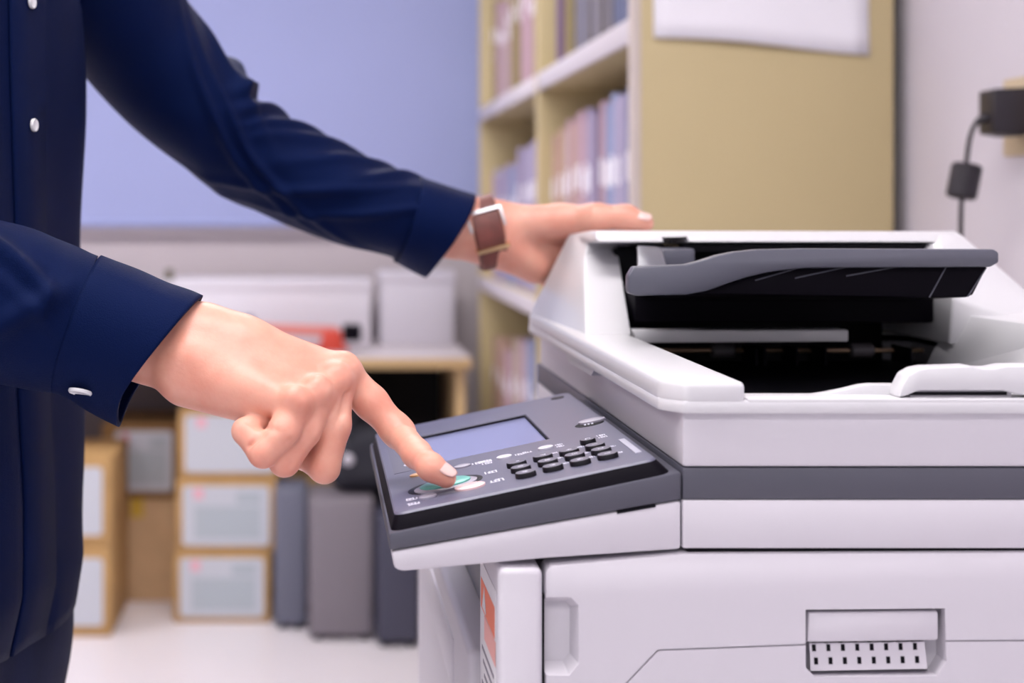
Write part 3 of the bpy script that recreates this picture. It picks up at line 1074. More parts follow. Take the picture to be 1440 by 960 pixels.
ia, ib = Vector(ix[-2]), Vector(ix[-1])
ax = (ib - ia).normalized()
outv = Vector((0.66, -0.50, 0.56))
outv = (outv - ax * outv.dot(ax)).normalized()
nail(ia.lerp(ib, .68) + outv * 0.0074, ax, outv, .0080, .0062, .0078, body)
ta, tb = P(880, 306, 1.372), P(908, 314, 1.366)
tax = (tb - ta).normalized()
nail(ta.lerp(tb, .85) + Vector((0, -.55, .84)) * 0.0093, tax, Vector((0, -.55, .84)), .0080, .0070, .010, body)

# ------------------------------------------------------------------ shirt
rs = np.random.RandomState(5)
PH = rs.uniform(0, 6.28, 24)


FAR_FOLDS = [(.235, .10, .016, .006, 1.7, .9), (.268, .02, .010, .011, 1.45, .75), (.300, -.03, .008, .012, 1.55, .7), (.335, -.05, .012, .009, 1.7, 1.0),
             (.372, -.07, .012, .007, 1.8, 1.1), (.410, -.08, .013, .0065, 1.75, 1.1), (.450, -.07, .012, .006, 1.8, 1.0), (.486, -.06, .010, .005, 1.9, .9),
             (.30, .12, .011, .006, 3.2, .8), (.35, .12, .011, .006, 3.3, .9), (.40, -.10, .012, .005, 3.3, .9), (.45, -.10, .011, .0045, 3.4, .9), (.33, .05, .014, .003, 4.4, .6)]
NEAR_FOLDS = [(.30, .10, .016, .004, 2.4, 1.0), (.36, -.08, .016, .0045, 2.6, .9), (.42, .08, .014, .0045, 2.3, .8), (.46, -.07, .012, .0035, 2.9, .9), (.40, .12, .012, .003, 3.6, .8)]


def ridge_folds(t, a, lst):
    v = 0.0
    for t0, sl, w, amp, ac, aw in lst:
        da = (a - ac + math.pi) % (2 * math.pi) - math.pi
        v += amp * math.exp(-((t - t0 - sl * da) / w) ** 2) * math.exp(-(da / aw) ** 2)
    return v


def folds(t, a, amp, set_=0):
    """Soft drapery relief, t along the cloth in metres, a around in radians."""
    p = PH[set_:set_ + 8]
    v = (math.sin(38 * t + 2.0 * a + p[0]) * 0.5 + math.sin(61 * t - 3 * a + p[1]) * 0.35
         + math.sin(95 * t + 1.0 * a + p[2]) * 0.25 + math.sin(27 * t + 4 * a + p[3]) * 0.3)
    return amp * v


def torso_row(z):
    rows = [(.815, .124, .182), (.86, .134, .190), (.93, .134, .186), (1.02, .128, .178), (1.12, .126, .176), (1.22, .126, .180),
            (1.32, .124, .186), (1.38, .112, .176), (1.425, .085, .125), (1.455, .062, .070), (1.475, .055, .060)]
    for r0, r1 in zip(rows, rows[1:]):
        if z <= r1[0]:
            f = (z - r0[0]) / (r1[0] - r0[0])
            f = max(0, f)
            return r0[1] + (r1[1] - r0[1]) * f, r0[2] + (r1[2] - r0[2]) * f
    return rows[-1][1:]


TCX, TCY = -0.344, 1.12


def torso_pt(z, a, off=0.0):
    A, Bq = torso_row(z)
    calm = 0.35 if abs(a) < 0.16 else 1.0
    d = (math.sin(5 * a + 7 * z + PH[8]) * .0035 + math.sin(9 * a - 11 * z + PH[9]) * .0022 + math.sin(3 * a + 24 * z + PH[10]) * .0022) * calm
    hang = max(0, (.98 - z)) * 3
    d += math.sin(7 * a + PH[11]) * .006 * hang
    c, s = math.cos(a), math.sin(a)
    # slightly squared cross-section
    k = (abs(c) ** 3.0 + abs(s) ** 3.0) ** (-1 / 3.0)
    v = Vector(e1) * ((A + d + off) * c * k) + Vector(e2) * ((Bq + d + off) * s * k)
    return Vector((TCX, TCY, z)) + v


def hem(a):
    return 0.842 - 0.030 * math.cos(2 * a)


NZ, NA = 70, 128
tv, tf = [], []
for i in range(NZ + 1):
    for k in range(NA):
        a = 2 * math.pi * k / NA
        a = a if a <= math.pi else a - 2 * math.pi
        z0 = hem(a)
        z = z0 + (1.475 - z0) * i / NZ
        tv.append(torso_pt(z, a))
for i in range(NZ):
    for k in range(NA):
        k2 = (k + 1) % NA
        tf.append((i * NA + k, i * NA + k2, (i + 1) * NA + k2, (i + 1) * NA + k))
shirt = raw('shirt', tv, tf, 'shirt_cloth', person, 180)
md = shirt.modifiers.new('thick', 'SOLIDIFY')
md.thickness = 0.0022

# button placket standing slightly proud of the shirt front
pv, pf = [], []
rowsn = 60
prof_p = [(-.150, .0004), (-.140, .0028), (0, .0036), (.140, .0030), (.150, .0004)]
for i in range(rowsn + 1):
    z = hem(0) + .002 + (1.44 - hem(0)) * i / rowsn
    for a, off in prof_p:
        pv.append(torso_pt(z, a, off))
m = len(prof_p)
for i in range(rowsn):
    for k in range(m - 1):
        pf.append((i * m + k, i * m + k + 1, (i + 1) * m + k + 1, (i + 1) * m + k))
plk = raw('placket', pv, pf, 'shirt_cloth', shirt, 60)
md = plk.modifiers.new('thick', 'SOLIDIFY')
md.thickness = 0.0015


def shirt_button(c, n, up, r, parent):
    c, n, up = Vector(c), Vector(n).normalized(), Vector(up)
    up = (up - n * up.dot(n)).normalized()
    s = n.cross(up)
    verts, faces = [], []
    seg = 20
    prof = [(0.0, -.0005), (r, -.0005), (r * 1.02, .0008), (r * .92, .0018), (r * .72, .0014), (0, .0013)]
    for rr, h in prof:
        for k in range(seg):
            t = 2 * math.pi * k / seg
            verts.append(c + n * h + (s * math.cos(t) + up * math.sin(t)) * rr)
    for i in range(len(prof) - 1):
        for k in range(seg):
            k2 = (k + 1) % seg
            faces.append((i * seg + k, i * seg + k2, (i + 1) * seg + k2, (i + 1) * seg + k))
    b = raw('button', verts, faces, 'shirt_button', parent, 40)
    return b


for z in (1.395, 1.306, 1.212, 1.122):
    c = torso_pt(z, 0.0, .0052)
    shirt_button(c, Vector(e1), (0, 0, 1), .0050, shirt)


def sleeve(name, rows, n_along, n_around, mat, parent, fold_amp, set_, ref, fold_from=0.0, fold_to=1.0, thick=.002, tip=None, cap_in=False):
    """Cloth tube through rows (px, py, distance, half height, half depth); ref = direction of half depth."""
    cen = [tuple(P(a, b, c)) + (h, d) for a, b, c, h, d in rows]
    sp = spline(cen, n_along)
    verts, faces = [], []
    ref = Vector(ref)
    L_ = 0.0
    prev = None
    for i in range(n_along + 1):
        c = Vector(sp[i][:3])
        j0, j1 = max(i - 1, 0), min(i + 1, n_along)
        t = (Vector(sp[j1][:3]) - Vector(sp[j0][:3])).normalized()
        dep = (ref - t * ref.dot(t)).normalized()
        upv = dep.cross(t)
        if upv.z < 0:
            upv = -upv
        if prev is not None:
            L_ += (c - prev).length
        prev = c
        f = i / n_along
        w = min(1, max(0, (f - fold_from) / .12)) * min(1, max(0, (fold_to - f) / .12))
        for k in range(n_around):
            a = 2 * math.pi * k / n_around
            d = folds(L_, a, fold_amp, set_) * w
            if set_ == 16:
                d += ridge_folds(L_, a, FAR_FOLDS) - .003
            elif set_ == 0:
                d += ridge_folds(L_, a, NEAR_FOLDS) * w * 1.8
            p = c + upv * ((sp[i][3] + d) * math.sin(a)) + dep * ((sp[i][4] + d) * math.cos(a))
            if tip:
                p = tip(p, f, a, t, upv)
            verts.append(p)
    for i in range(n_along):
        for k in range(n_around):
            k2 = (k + 1) % n_around
            faces.append((i * n_around + k, i * n_around + k2, (i + 1) * n_around + k2, (i + 1) * n_around + k))
    o = raw(name, verts, faces, mat, parent, 180)
    md = o.modifiers.new('thick', 'SOLIDIFY')
    md.thickness = thick
    md.offset = -1
    return o


# near (right) sleeve and cuff
near_rows = [(-560, 250, .965, .064, .062), (-430, 330, .925, .060, .058), (-330, 372, .905, .058, .054), (-200, 392, .915, .055, .050), (-90, 408, .93, .054, .047),
             (0, 428, .945, .0535, .044), (60, 443, .952, .0510, .041), (112, 456, .955, .0475, .039)]
sleeve('sleeve', near_rows, 150, 96, 'shirt_cloth', shirt, .0020, 0, (0, 1, 0), 0.0, 0.97)


def cuff_tip(p, f, a, t, upv):
    # slanted opening: the underside corner hangs lower and further back
    s = math.sin(a)
    p = p - t * (0.017 * (-s) * f)
    low = max(0, -s) ** 6
    return p - upv * (0.013 * low * max(0, f - .25)) + t * (0.006 * low * f)


cuff = sleeve('cuff', [(108, 455, .955, .0488, .0403), (150, 470, .955, .0490, .041), (188, 485, .954, .0475, .040), (223, 496, .953, .0455, .039)], 30, 72, 'shirt_cloth', shirt,
              .0006, 8, (0, 1, 0), tip=cuff_tip, thick=.003)
shirt_button(P(113, 550, .928), (-0.15, -.32, -.92), (1, 0, 0), .0078, shirt)

# far (left) sleeve and cuff
far_rows = [(40, -190, 1.27, .080, .085), (105, -90, 1.29, .080, .080), (191, 55, 1.33, .0625, .062), (262, 140, 1.35, .0560, .056), (330, 203, 1.37, .0500, .052),
            (410, 247, 1.38, .0475, .050), (505, 287, 1.39, .0465, .047), (575, 308, 1.398, .0435, .043), (600, 317, 1.40, .0425, .041)]
sleeve('sleeve', far_rows, 200, 96, 'shirt_cloth', shirt, .0016, 16, (0, 1, 0), 0.22, 0.95)


def cuff_tip2(p, f, a, t, upv):
    s = math.sin(a)
    p = p - t * (0.012 * (-s) * f)
    low = max(0, -s) ** 6
    return p - upv * (0.008 * low * f)


sleeve('cuff', [(572, 308, 1.398, .0440, .0430), (600, 316, 1.40, .0432, .042), (634, 326, 1.403, .0425, .0410)], 16, 72, 'shirt_cloth', shirt, .0004, 8, (0, 1, 0),
       tip=cuff_tip2, thick=.003)
# ------------------------------------------------------------------ trousers and shoes
J = Field((-0.62, 0.85, 0.04), (-0.08, 1.40, 1.0), 0.008)
for s in (-1, 1):
    J.cone(at(.0, .055 * s, .93), at(.005, .070 * s, .80), .112, .106, .03)
    J.cone(at(.005, .075 * s, .82), at(.02, .088 * s, .50), .098, .072, .03)
    J.chain([at(.02, .088 * s, .50), at(.0, .092 * s, .09)], [.072, .060], .02)
    for q in range(7):
        z = .84 - q * .11
        J.cone(at(.09 - .004 * q, (.03 + .02 * (q % 3)) * s, z), at(.06, .12 * s, z - .05), .012, .010, .016)
field_object('trousers', [J.mesh(1)], 'denim', person)
for s in (-1, 1):
    Q = Field((-0.55, 0.80, -0.01), (0.10, 1.45, 0.14), 0.005)
    h0, h1 = at(-.055, .092 * s, .042), at(.15, .10 * s, .034)
    Q.chain([h0, at(.05, .095 * s, .045), h1], [.040, .042, .032], .03)
    Q.cone(at(-.02, .092 * s, .05), at(-.02, .092 * s, .11), .042, .045, .02)
    Q.f = np.maximum(Q.f, (-(Q.lo[2] + Q.h * np.arange(Q.n[2])) + 0.001)[None, None, :].astype(np.float32))
    field_object('shoe', [Q.mesh(1)], 'shoe_leather', person)

# ------------------------------------------------------------------ wristwatch (buckle side towards the camera)
wc, wd_ = P(683, 326, 1.411), (P(700, 329, 1.412) - P(660, 322, 1.408)).normalized()
watch = thing('wristwatch', tuple(wc - Vector((0, 0, .035))), 'brown leather strap wristwatch with metal buckle on the far wrist', 'wristwatch')
wd_ = Vector((0.965, 0.0, 0.0)) + Vector((0, 0, .26))
wd_.normalize()
dep = Vector((0, 1, 0))
upw = dep.cross(wd_)
upw = upw if upw.z > 0 else -upw


def wp(a, along, off=0.0):
    return wc + wd_ * along + upw * ((.0335 + off) * math.sin(a)) + dep * ((.0285 + off) * math.cos(a))


def band(name, a0, a1, w0, off0, off1, mat, parent, n=40, closed=False):
    va, fa = [], []
    for i in range(n + 1):
        a = a0 + (a1 - a0) * i / n
        va += [wp(a, -w0, off0), wp(a, w0, off0), wp(a, w0 * .93, off1), wp(a, -w0 * .93, off1)]
    for i in range(n):
        for k in range(4):
            k2 = (k + 1) % 4
            fa.append((i * 4 + k, i * 4 + k2, (i + 1) * 4 + k2, (i + 1) * 4 + k))
    if not closed:
        fa += [(0, 1, 2, 3), tuple(n * 4 + k for k in (3, 2, 1, 0))]
    return raw(name, va, fa, mat, parent, 40)


band('strap', 0, 2 * math.pi, .0150, .000, .0026, 'strap_leather', watch, 64, True)
band('strap_end', 2.62, 4.40, .0135, .0022, .0050, 'strap_leather', watch)
# silver buckle frame around the strap's front, gold keeper below it
for (a0, a1, al0, al1, mt) in ((2.50, 2.58, -.0175, .0175, 'steel'), (2.50, 3.05, -.0178, -.0158, 'steel'), (2.50, 3.05, .0158, .0178, 'steel')):
    va, fa = [], []
    n = 10
    for i in range(n + 1):
        a = a0 + (a1 - a0) * i / n
        va += [wp(a, al0, .002), wp(a, al1, .002), wp(a, al1, .0058), wp(a, al0, .0058)]
    for i in range(n):
        for k in range(4):
            fa.append((i * 4 + k, i * 4 + (k + 1) % 4, (i + 1) * 4 + (k + 1) % 4, (i + 1) * 4 + k))
    fa += [(0, 1, 2, 3), tuple(n * 4 + k for k in (3, 2, 1, 0))]
    raw('buckle', va, fa, mt, watch, 40)
band('keeper', 3.52, 3.62, .0170, .0015, .0070, 'gold', watch, 6)
tube('watch_case', [wp(0, 0, -.001), wp(0, 0, .004), wp(0, 0, .0095), wp(0, 0, .011)], [.0185, .0195, .0195, .0175], 'steel', watch, 32)
tube('watch_face', [wp(0, 0, .0108), wp(0, 0, .0114)], [.0165, .0165], 'watch_dial', watch, 32)

# ================================================================== BOOKCASE
SX0, SX1 = 0.478, 0.876
SYN, SYM, SYF = 2.17, 3.13, 4.25
bc = thing('bookcase', (0.68, 3.2, 0.0), 'tall tan bookcase with pale shelf boards behind the copier', 'bookcase')
box('side_panel', SX0, SX1, SYN, SYN + 0.02, 0.0, 2.1, 'shelf_tan', bc, 0.003)
box('side_panel', SX0, SX1, SYF, SYF + 0.02, 0.0, 2.1, 'shelf_tan', bc, 0.003)
box('divider', SX0, SX1 - 0.01, SYM - 0.02, SYM + 0.02, 0.0, 2.1, 'shelf_tan', bc, 0.003)
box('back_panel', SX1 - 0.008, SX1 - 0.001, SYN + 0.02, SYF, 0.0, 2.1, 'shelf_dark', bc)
box('top_panel', SX0, SX1, SYN, SYF + 0.02, 2.1, 2.125, 'shelf_tan', bc, 0.003)
LEV = (0.06, 0.43, 0.925, 1.422)
for z in LEV + (1.90,):
    for y0, y1 in ((SYN + 0.02, SYM - 0.02), (SYM + 0.02, SYF)):
        b = box('shelf_board', SX0 + 0.004, SX1 - 0.01, y0, y1, z - 0.016, z + 0.016, 'shelf_tan', bc, 0.002)
        box('shelf_lip', SX0 - 0.003, SX0 + 0.006, y0, y1, z - 0.020, z + 0.018, 'shelf_board', b, 0.002)
box('edge_strip', SX0 - 0.003, SX0 + 0.012, SYN - 0.001, SYN + 0.022, 0.0, 2.1, 'shelf_edge', bc, 0.002)

# paper sheet taped to the end of the bookcase
pvs, pfs = [], []
for i in range(13):
    for j in range(9):
        u, v = i / 12, j / 8
        x = 0.508 + 0.328 * u
        z = 1.407 - 0.024 * u + 0.232 * v + 0.003 * math.sin(5 * u) * (1 - v)
        pvs.append((x, SYN - 0.0015 - 0.010 * (1 - v) ** 3 * (0.4 + 0.6 * math.sin(3 * u + .4) ** 2), z))
for i in range(12):
    for j in range(8):
        k = i * 9 + j
        pfs.append((k, k + 9, k + 10, k + 1))
sheet = raw('paper_sheet', pvs, pfs, 'paper', None, 180)
sheet.modifiers.new('thick', 'SOLIDIFY').thickness = 0.0006
tag(sheet, 'blank white paper sheet stuck to the tan bookcase end', 'paper')

# binders, each one its own thing
PAL = {
    'pale blue': (0.40, 0.44, 0.64), 'light blue': (0.46, 0.52, 0.74), 'lavender': (0.52, 0.46, 0.62), 'mauve': (0.45, 0.34, 0.44), 'pink': (0.66, 0.48, 0.54),
    'peach': (0.66, 0.47, 0.38), 'cream': (0.66, 0.56, 0.46), 'grey': (0.30, 0.28, 0.32), 'dark grey': (0.13, 0.125, 0.15), 'olive': (0.30, 0.25, 0.13),
    'slate blue': (0.20, 0.22, 0.34), 'tan': (0.46, 0.36, 0.20), 'white': (0.70, 0.66, 0.72), 'red': (0.50, 0.14, 0.14), 'purple': (0.24, 0.17, 0.28),
    'pale violet': (0.58, 0.53, 0.70)}
for k, c in PAL.items():
    material('binder_' + k.replace(' ', '_'), tuple(min(1, (q * 1.25 - sum(c) / 3 * .25) * .66) for q in c), 0.6, var=0.06, var_scale=20)
ORD = ['first', 'second', 'third', 'fourth', 'fifth', 'sixth', 'seventh', 'eighth', 'ninth', 'tenth', 'eleventh', 'twelfth', 'thirteenth', 'fourteenth', 'fifteenth',
       'sixteenth', 'seventeenth', 'eighteenth', 'nineteenth', 'twentieth', 'twenty-first', 'twenty-second', 'twenty-third', 'twenty-fourth', 'twenty-fifth',
       'twenty-sixth', 'twenty-seventh', 'twenty-eighth', 'twenty-ninth', 'thirtieth', 'thirty-first', 'thirty-second', 'thirty-third', 'thirty-fourth', 'thirty-fifth']
rb = random.Random(21)


def binder(y, th, z, h, x, depth, color, label, group):
    t = thing('binder', (x + depth / 2, y + th / 2, z), label, 'binder', group)
    m = 'binder_' + color.replace(' ', '_')
    c = 0.0025
    # cover: rounded spine and two boards as one folded outline seen from above
    out = [(x + depth, y), (x + .006, y), (x + .0015, y + th * .18), (x, y + th * .5), (x + .0015, y + th * .82), (x + .006, y + th), (x + depth, y + th),
           (x + depth, y + th - c), (x + .008, y + th - c), (x + .004, y + th * .5), (x + .008, y + c), (x + depth, y + c)]
    prism_xy('cover', out, z, z + h, m, t)
    box('pages', x + .012, x + depth - .006, y + c + .0006, y + th - c - .0006, z + .004, z + h - .008, 'pages', t)
    if th > 0.028:
        box('spine_label', x - .0008, x + .003, y + th * .3, y + th * .7, z + h * .62, z + h * .74, 'paper', t)
    return t


def row(bay, lvl, y0, y1, z, seq, hmin, hmax, tmin, tmax, name):
    """Fill a shelf from its near end; seq = colours from the near end to the far end."""
    y = y0 + 0.004
    items = []
    while True:
        th = rb.uniform(tmin, tmax)
        if y + th > y1 - 0.003:
            break
        items.append((y, th))
        y += th + rb.uniform(0.0015, 0.003)
    for i, (yy_, th) in enumerate(items):
        f = i / max(1, len(items) - 1) * (len(seq) - 1)
        zone = seq[int(round(f))]
        col = rb.choice(zone)
        h = rb.uniform(hmin, hmax) - .055 * f / max(1, len(seq) - 1)
        lab = '%s binder, %s from the near end of the %s' % (col, ORD[i], name)
        binder(yy_, th, z, h, 0.500 + rb.uniform(0, .014), 0.26, col, lab, 'binders on the ' + name)


n0, n1, f0, f1 = SYN + 0.02, SYM - 0.02, SYM + 0.02, SYF
zt = 0.0165
row(0, 2, n0, n1, LEV[2] + zt, [['light blue', 'pale blue'], ['light blue', 'pale blue'], ['light blue', 'pale violet'], ['pale violet', 'lavender', 'pale blue'],
                                ['lavender', 'pink'], ['mauve', 'lavender', 'pink'], ['pink', 'peach', 'mauve'], ['peach', 'pink', 'cream'], ['peach', 'cream']],
    .405, .430, .030, .052, 'middle shelf, near bay')
row(1, 2, f0, f1, LEV[2] + zt, [['slate blue', 'pale violet'], ['lavender', 'pale violet'], ['pale blue', 'lavender'], ['pink', 'lavender'], ['pink', 'white']],
    .335, .38, .034, .055, 'middle shelf, far bay')
row(0, 3, n0, n1, LEV[3] + zt, [['grey', 'tan'], ['dark grey', 'slate blue'], ['olive', 'tan', 'grey'], ['slate blue', 'grey'], ['tan', 'olive'], ['dark grey', 'purple']],
    .31, .36, .032, .055, 'upper shelf, near bay')
row(1, 3, f0, f1, LEV[3] + zt, [['pink', 'mauve'], ['tan', 'pink'], ['tan', 'olive'], ['pink', 'cream'], ['tan', 'mauve']], .28, .36, .034, .056, 'upper shelf, far bay')
row(1, 1, f0, f1, LEV[1] + zt, [['slate blue', 'white'], ['red', 'white', 'pale blue'], ['cream', 'pink'], ['peach', 'cream', 'pink'], ['peach', 'cream']],
    .34, .40, .034, .055, 'lower shelf, far bay')

# ================================================================== WALL PLUG AND CABLE
wp_ = thing('power_adapter', (0.90, 1.80, 1.267), 'black power adapter plugged into the white right wall', 'power adapter')
hull('adapter_body', [(0.842, 1.775, 1.297), (0.842, 1.775, 1.242), (0.892, 1.775, 1.299), (0.892, 1.775, 1.244), (0.845, 1.825, 1.297), (0.845, 1.825, 1.242),
                      (0.892, 1.825, 1.299), (0.892, 1.825, 1.244), (0.865, 1.78, 1.238), (0.88, 1.78, 1.238), (0.865, 1.82, 1.238), (0.88, 1.82, 1.238)],
     'rubber_black', wp_, 0.004, 3)
cab = spline([(0.846, 1.80, 1.262), (0.832, 1.80, 1.257), (0.823, 1.80, 1.238), (0.818, 1.80, 1.205), (0.813, 1.80, 1.17), (0.811, 1.80, 1.12), (0.812, 1.80, 1.0), (0.82, 1.80, 0.6), (0.83, 1.80, 0.02)], 60)
tube('strain_relief', [(0.850, 1.80, 1.263), (0.840, 1.80, 1.261), (0.831, 1.80, 1.256)], [.008, .0065, .004], 'rubber_black', wp_, 12)
tube('cable', cab, 0.0030, 'rubber_black', wp_, 10)
ck0, ck1 = Vector((0.8195, 1.80, 1.2035)), Vector((0.811, 1.80, 1.160))
d_ = (ck1 - ck0).normalized()
tube('ferrite_choke', [ck0 - d_ * .001, ck0, ck0 + d_ * .003, ck1 - d_ * .003, ck1, ck1 + d_ * .001], [.010, .0155, .0185, .0185, .0155, .010], 'rubber_black', wp_, 20)
ot = thing('wall_outlet', (0.899, 1.80, 1.25), 'tan wall socket plate behind the black adapter', 'wall outlet')
box('plate', 0.893, 0.8995, 1.74, 1.86, 1.215, 1.315, 'outlet_plate', ot, 0.002)
box('socket', 0.8915, 0.894, 1.77, 1.83, 1.238, 1.300, 'outlet_plate', ot, 0.001)

# ================================================================== DESK
DX0, DX1, DY0, DY1 = -1.7, 0.415, 3.88, 4.44
dk = thing('desk', (-0.6, 4.15, 0.0), 'long pale desk with tan front edge and shade-coloured panels along the back wall', 'desk')
box('desktop', DX0, DX1, DY0 + 0.012, DY1, 0.708, 0.735, 'desk_top', dk, 0.002)
box('edge_band', DX0, DX1, DY0, DY0 + 0.012, 0.706, 0.735, 'desk_edge', dk, 0.002)
box('back_panel', DX0 + 0.04, -0.02, DY1 - 0.03, DY1 - 0.01, 0.02, 0.707, 'desk_shade_brown', dk)  # back split in two colours that paint in the shadow under the desk
box('back_panel', -0.018, DX1 - 0.042, DY1 - 0.03, DY1 - 0.01, 0.02, 0.707, 'desk_shade_black', dk)
for x in (DX0 + 0.01, DX1 - 0.04):
    box('end_panel', x, x + 0.025, DY0 + 0.03, DY1 - 0.03, 0.0, 0.708, 'desk_edge', dk, 0.002)
box('leg_panel', 0.075, 0.095, DY0 + 0.10, DY1 - 0.03, 0.0, 0.708, 'desk_shade_black', dk, 0.002)
box('lower_shelf', 0.095, DX1 - 0.04, DY0 + 0.15, DY1 - 0.03, 0.30, 0.32, 'desk_shade_black', dk, 0.002)


def lidded_box(x0, x1, y0, y1, z0, z1, mat, label, clip=None):
    t = thing('storage_box', ((x0 + x1) / 2, (y0 + y1) / 2, z0), label, 'box')
    box('body', x0 + .004, x1 - .004, y0 + .004, y1 - .004, z0, z1 - .03, mat, t, 0.004)
    box('lid', x0, x1, y0, y1, z1 - .035, z1, mat, t, 0.005)
    if clip:
        box('clip', clip - .011, clip + .011, y0 - .004, y0 + .02, z1 - .002, z1 + .03, 'shelf_dark', t, 0.002)
    return t


lidded_box(-0.47, 0.155, 4.24, 4.42, 0.7355, 0.932, 'box_white', 'wide white lidded box on the desk behind the red punch', clip=-0.45)
lidded_box(0.175, 0.405, 4.25, 4.42, 0.7355, 0.955, 'box_grey', 'pale grey box on the desk beside the bookcase')
lidded_box(-1.15, -0.52, 4.22, 4.42, 0.7355, 0.90, 'box_grey', 'pale grey box on the desk behind the person')

# red punch on the desk
pn = thing('hole_punch', (-0.06, 4.08, 0.7355), 'red hole punch with black end lying on the desk', 'hole punch')
box('base', -0.22, 0.08, 4.05, 4.12, 0.7355, 0.752, 'red_paint', pn, 0.004)
hull('handle', [(-0.23, 4.055, 0.79), (-0.23, 4.115, 0.79), (0.055, 4.055, 0.775), (0.055, 4.115, 0.775), (-0.23, 4.055, 0.815), (-0.23, 4.115, 0.815), (0.05, 4.055, 0.805), (0.05, 4.115, 0.805)],
     'coral_paint', pn, 0.004)
hull('jaw', [(0.0, 4.05, 0.75), (0.07, 4.05, 0.75), (0.0, 4.12, 0.75), (0.07, 4.12, 0.75), (0.01, 4.05, 0.80), (0.06, 4.05, 0.795), (0.01, 4.12, 0.80), (0.06, 4.12, 0.795)], 'red_paint', pn, 0.003)
box('grip', 0.065, 0.118, 4.045, 4.125, 0.765, 0.810, 'black_plastic', pn, 0.006)
box('pivot', -0.228, -0.19, 4.05, 4.12, 0.752, 0.835, 'binder_purple', pn, 0.005)

# ================================================================== CARDBOARD BOXES


def carton(x0, x1, y0, y1, z0, z1, label, lab=(.03, .03, .02, .02), mats='kraft', print_=True, mark='pink_print', group=None, tape=False, taped=None):
    t = thing('cardboard_box', ((x0 + x1) / 2, (y0 + y1) / 2, z0), label, 'box', group)
    box('body', x0, x1, y0, y1, z0, z1 - 0.0015, mats, t, 0.004)
    # lid flaps meeting on top
    ym = (y0 + y1) / 2
    box('flap', x0 + .002, x1 - .002, y0 + .002, ym - .001, z1 - .004, z1 - .0005, mats, t)
    box('flap', x0 + .002, x1 - .002, ym + .001, y1 - .002, z1 - .004, z1 - .0005, mats, t)
    if lab:
        l, r, b, u = lab
        bx0, bx1, bz0, bz1 = x0 + l, x1 - r, z0 + b, z1 - u
        rr = .012
        pts = []
        for (cx_, cz_, a0) in ((bx1 - rr, bz1 - rr, 0), (bx0 + rr, bz1 - rr, 90), (bx0 + rr, bz0 + rr, 180), (bx1 - rr, bz0 + rr, 270)):
            for k in range(5):
                a = math.radians(a0 + 22.5 * k)
                pts.append((cx_ + rr * math.cos(a), cz_ + rr * math.sin(a)))
        lb = prism_xz('label_sheet', pts, y0 - .0015, y0 + .002, 'box_label', t)
        w_, h_ = bx1 - bx0, bz1 - bz0
        if print_:
            box('label_print', bx0 + w_ * .14, bx1 - w_ * .10, y0 - .0022, y0 - .001, bz0 + h_ * .12, bz0 + h_ * .66, 'box_label_print', lb)
            box('label_print', bx0 + w_ * .62, bx1 - w_ * .10, y0 - .0022, y0 - .001, bz0 + h_ * .70, bz0 + h_ * .90, 'box_label_print', lb)
        if mark:
            box('label_mark', bx0 + w_ * .13, bx0 + w_ * .24, y0 - .0022, y0 - .001, bz0 + h_ * .78, bz0 + h_ * .96, mark, lb)
    if tape:
        box('tape', x0 + .022, x0 + .062, y0 - .0012, y0 + .05, z1 - .055, z1 + .0006, 'yellow_tape', t)
    return t


G = 'labelled cardboard boxes on the floor'
CY = 3.93
carton(-0.405, -0.137, CY, CY + .30, 0.0, 0.195, 'bottom cardboard box of the three box stack with white label', (.018, .018, .016, .016), group=G)
carton(-0.398, -0.122, CY + .004, CY + .30, 0.196, 0.395, 'middle cardboard box of the three box stack with white label', (.018, .018, .016, .018), group=G)
carton(-0.392, -0.110, CY + .008, CY + .30, 0.396, 0.590, 'top cardboard box of the three box stack, partly behind the hand', (.018, .018, .018, .018), print_=False, group=G)
LY = 3.80
carton(-0.88, -0.558, LY, LY + .32, 0.0, 0.240, 'bottom cardboard box of the stack beside the jeans', (.02, .022, .03, .03), print_=False, mark=None, group=G)
carton(-0.88, -0.556, LY + .003, LY + .32, 0.241, 0.478, 'top cardboard box of the stack beside the jeans', (.02, .026, .03, .025), print_=False, mark=None, group=G)
carton(-0.575, -0.418, 4.14, 4.40, 0.0, 0.30, 'plain brown cardboard box with yellow tape between the two stacks', None, 'kraft_light', tape=True, group=G)
carton(-0.635, -0.410, 4.13, 4.40, 0.301, 0.52, 'cardboard box with red marked grey label standing on the taped box', (.04, .018, .022, .022), 'kraft_dark', mark='red_print', group=G)
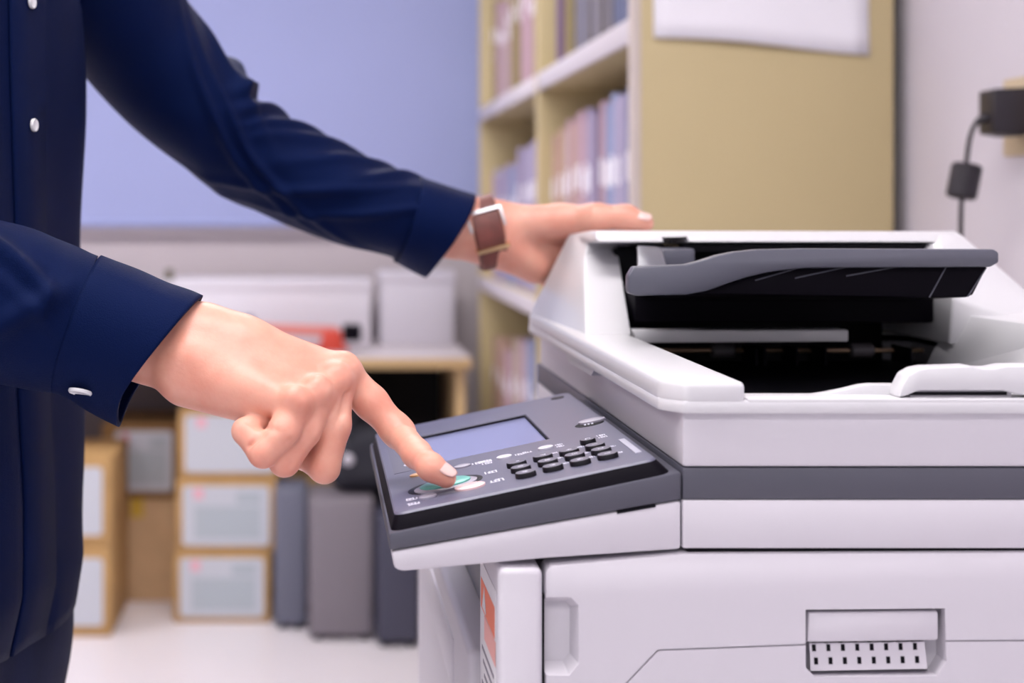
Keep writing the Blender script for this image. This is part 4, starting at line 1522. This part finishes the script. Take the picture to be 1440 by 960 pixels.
carton(-0.105, 0.060, 4.02, 4.34, 0.0, 0.385, 'cardboard box with pink label half hidden behind the grey cases', (.02, .02, .03, .03), group=G)

# ================================================================== GREY CASES ON THE FLOOR


def tower(x0, x1, y0, y1, z1, mat, label, dark=False):
    t = thing('computer_tower', ((x0 + x1) / 2, (y0 + y1) / 2, 0.0), label, 'computer', 'grey cases under the desk')
    box('case', x0, x1, y0 + .012, y1, 0.012, z1, mat, t, 0.006)
    box('front_panel', x0 + .003, x1 - .003, y0, y0 + .014, 0.016, z1 - .004, mat, t, 0.008, 3)
    for x in (x0 + .012, x1 - .032):
        for y in (y0 + .02, y1 - .045):
            box('foot', x, x + .02, y, y + .025, 0.0, 0.013, 'black_plastic', t)
    return t


tower(-0.125, -0.035, 3.86, 4.015, 0.385, 'tower_blue', 'narrow blue grey upright case right of the box stack')
tower(-0.030, 0.142, 3.76, 3.975, 0.375, 'tower_taupe', 'wide taupe grey upright case between the two narrower ones')
tower(0.148, 0.262, 3.70, 3.975, 0.345, 'tower_dark', 'dark blue grey upright case beside the copier')

bag = thing('shoulder_bag', (0.16, 4.05, 0.386), 'black bag in the dark under the desk on top of the cases', 'bag')
BG = Field((0.0, 3.72, 0.30), (0.33, 4.0, 0.66), 0.006)
for (a, b, r0, r1) in (((.075, 3.86, .43), (.235, 3.86, .43), .052, .056), ((.08, 3.86, .49), (.22, 3.86, .50), .045, .045), ((.10, 3.86, .53), (.19, 3.86, .535), .03, .03)):
    BG.cone(a, b, r0, r1, .03)
field_object('bag_body', [BG.mesh(1)], 'black_fabric', bag)
tube('strap', spline([(.08, 3.83, .50), (.09, 3.82, .58), (.15, 3.82, .60), (.20, 3.82, .57), (.22, 3.83, .50)], 24), .006, 'black_fabric', bag)
bm = bmesh.new()
bmesh.ops.create_uvsphere(bm, u_segments=14, v_segments=8, radius=.016, matrix=Matrix.Translation((.075, 3.79, .475)) @ Matrix.Diagonal((1, .4, 1, 1)))
finish('clasp', bm, 'box_grey', bag, 180)
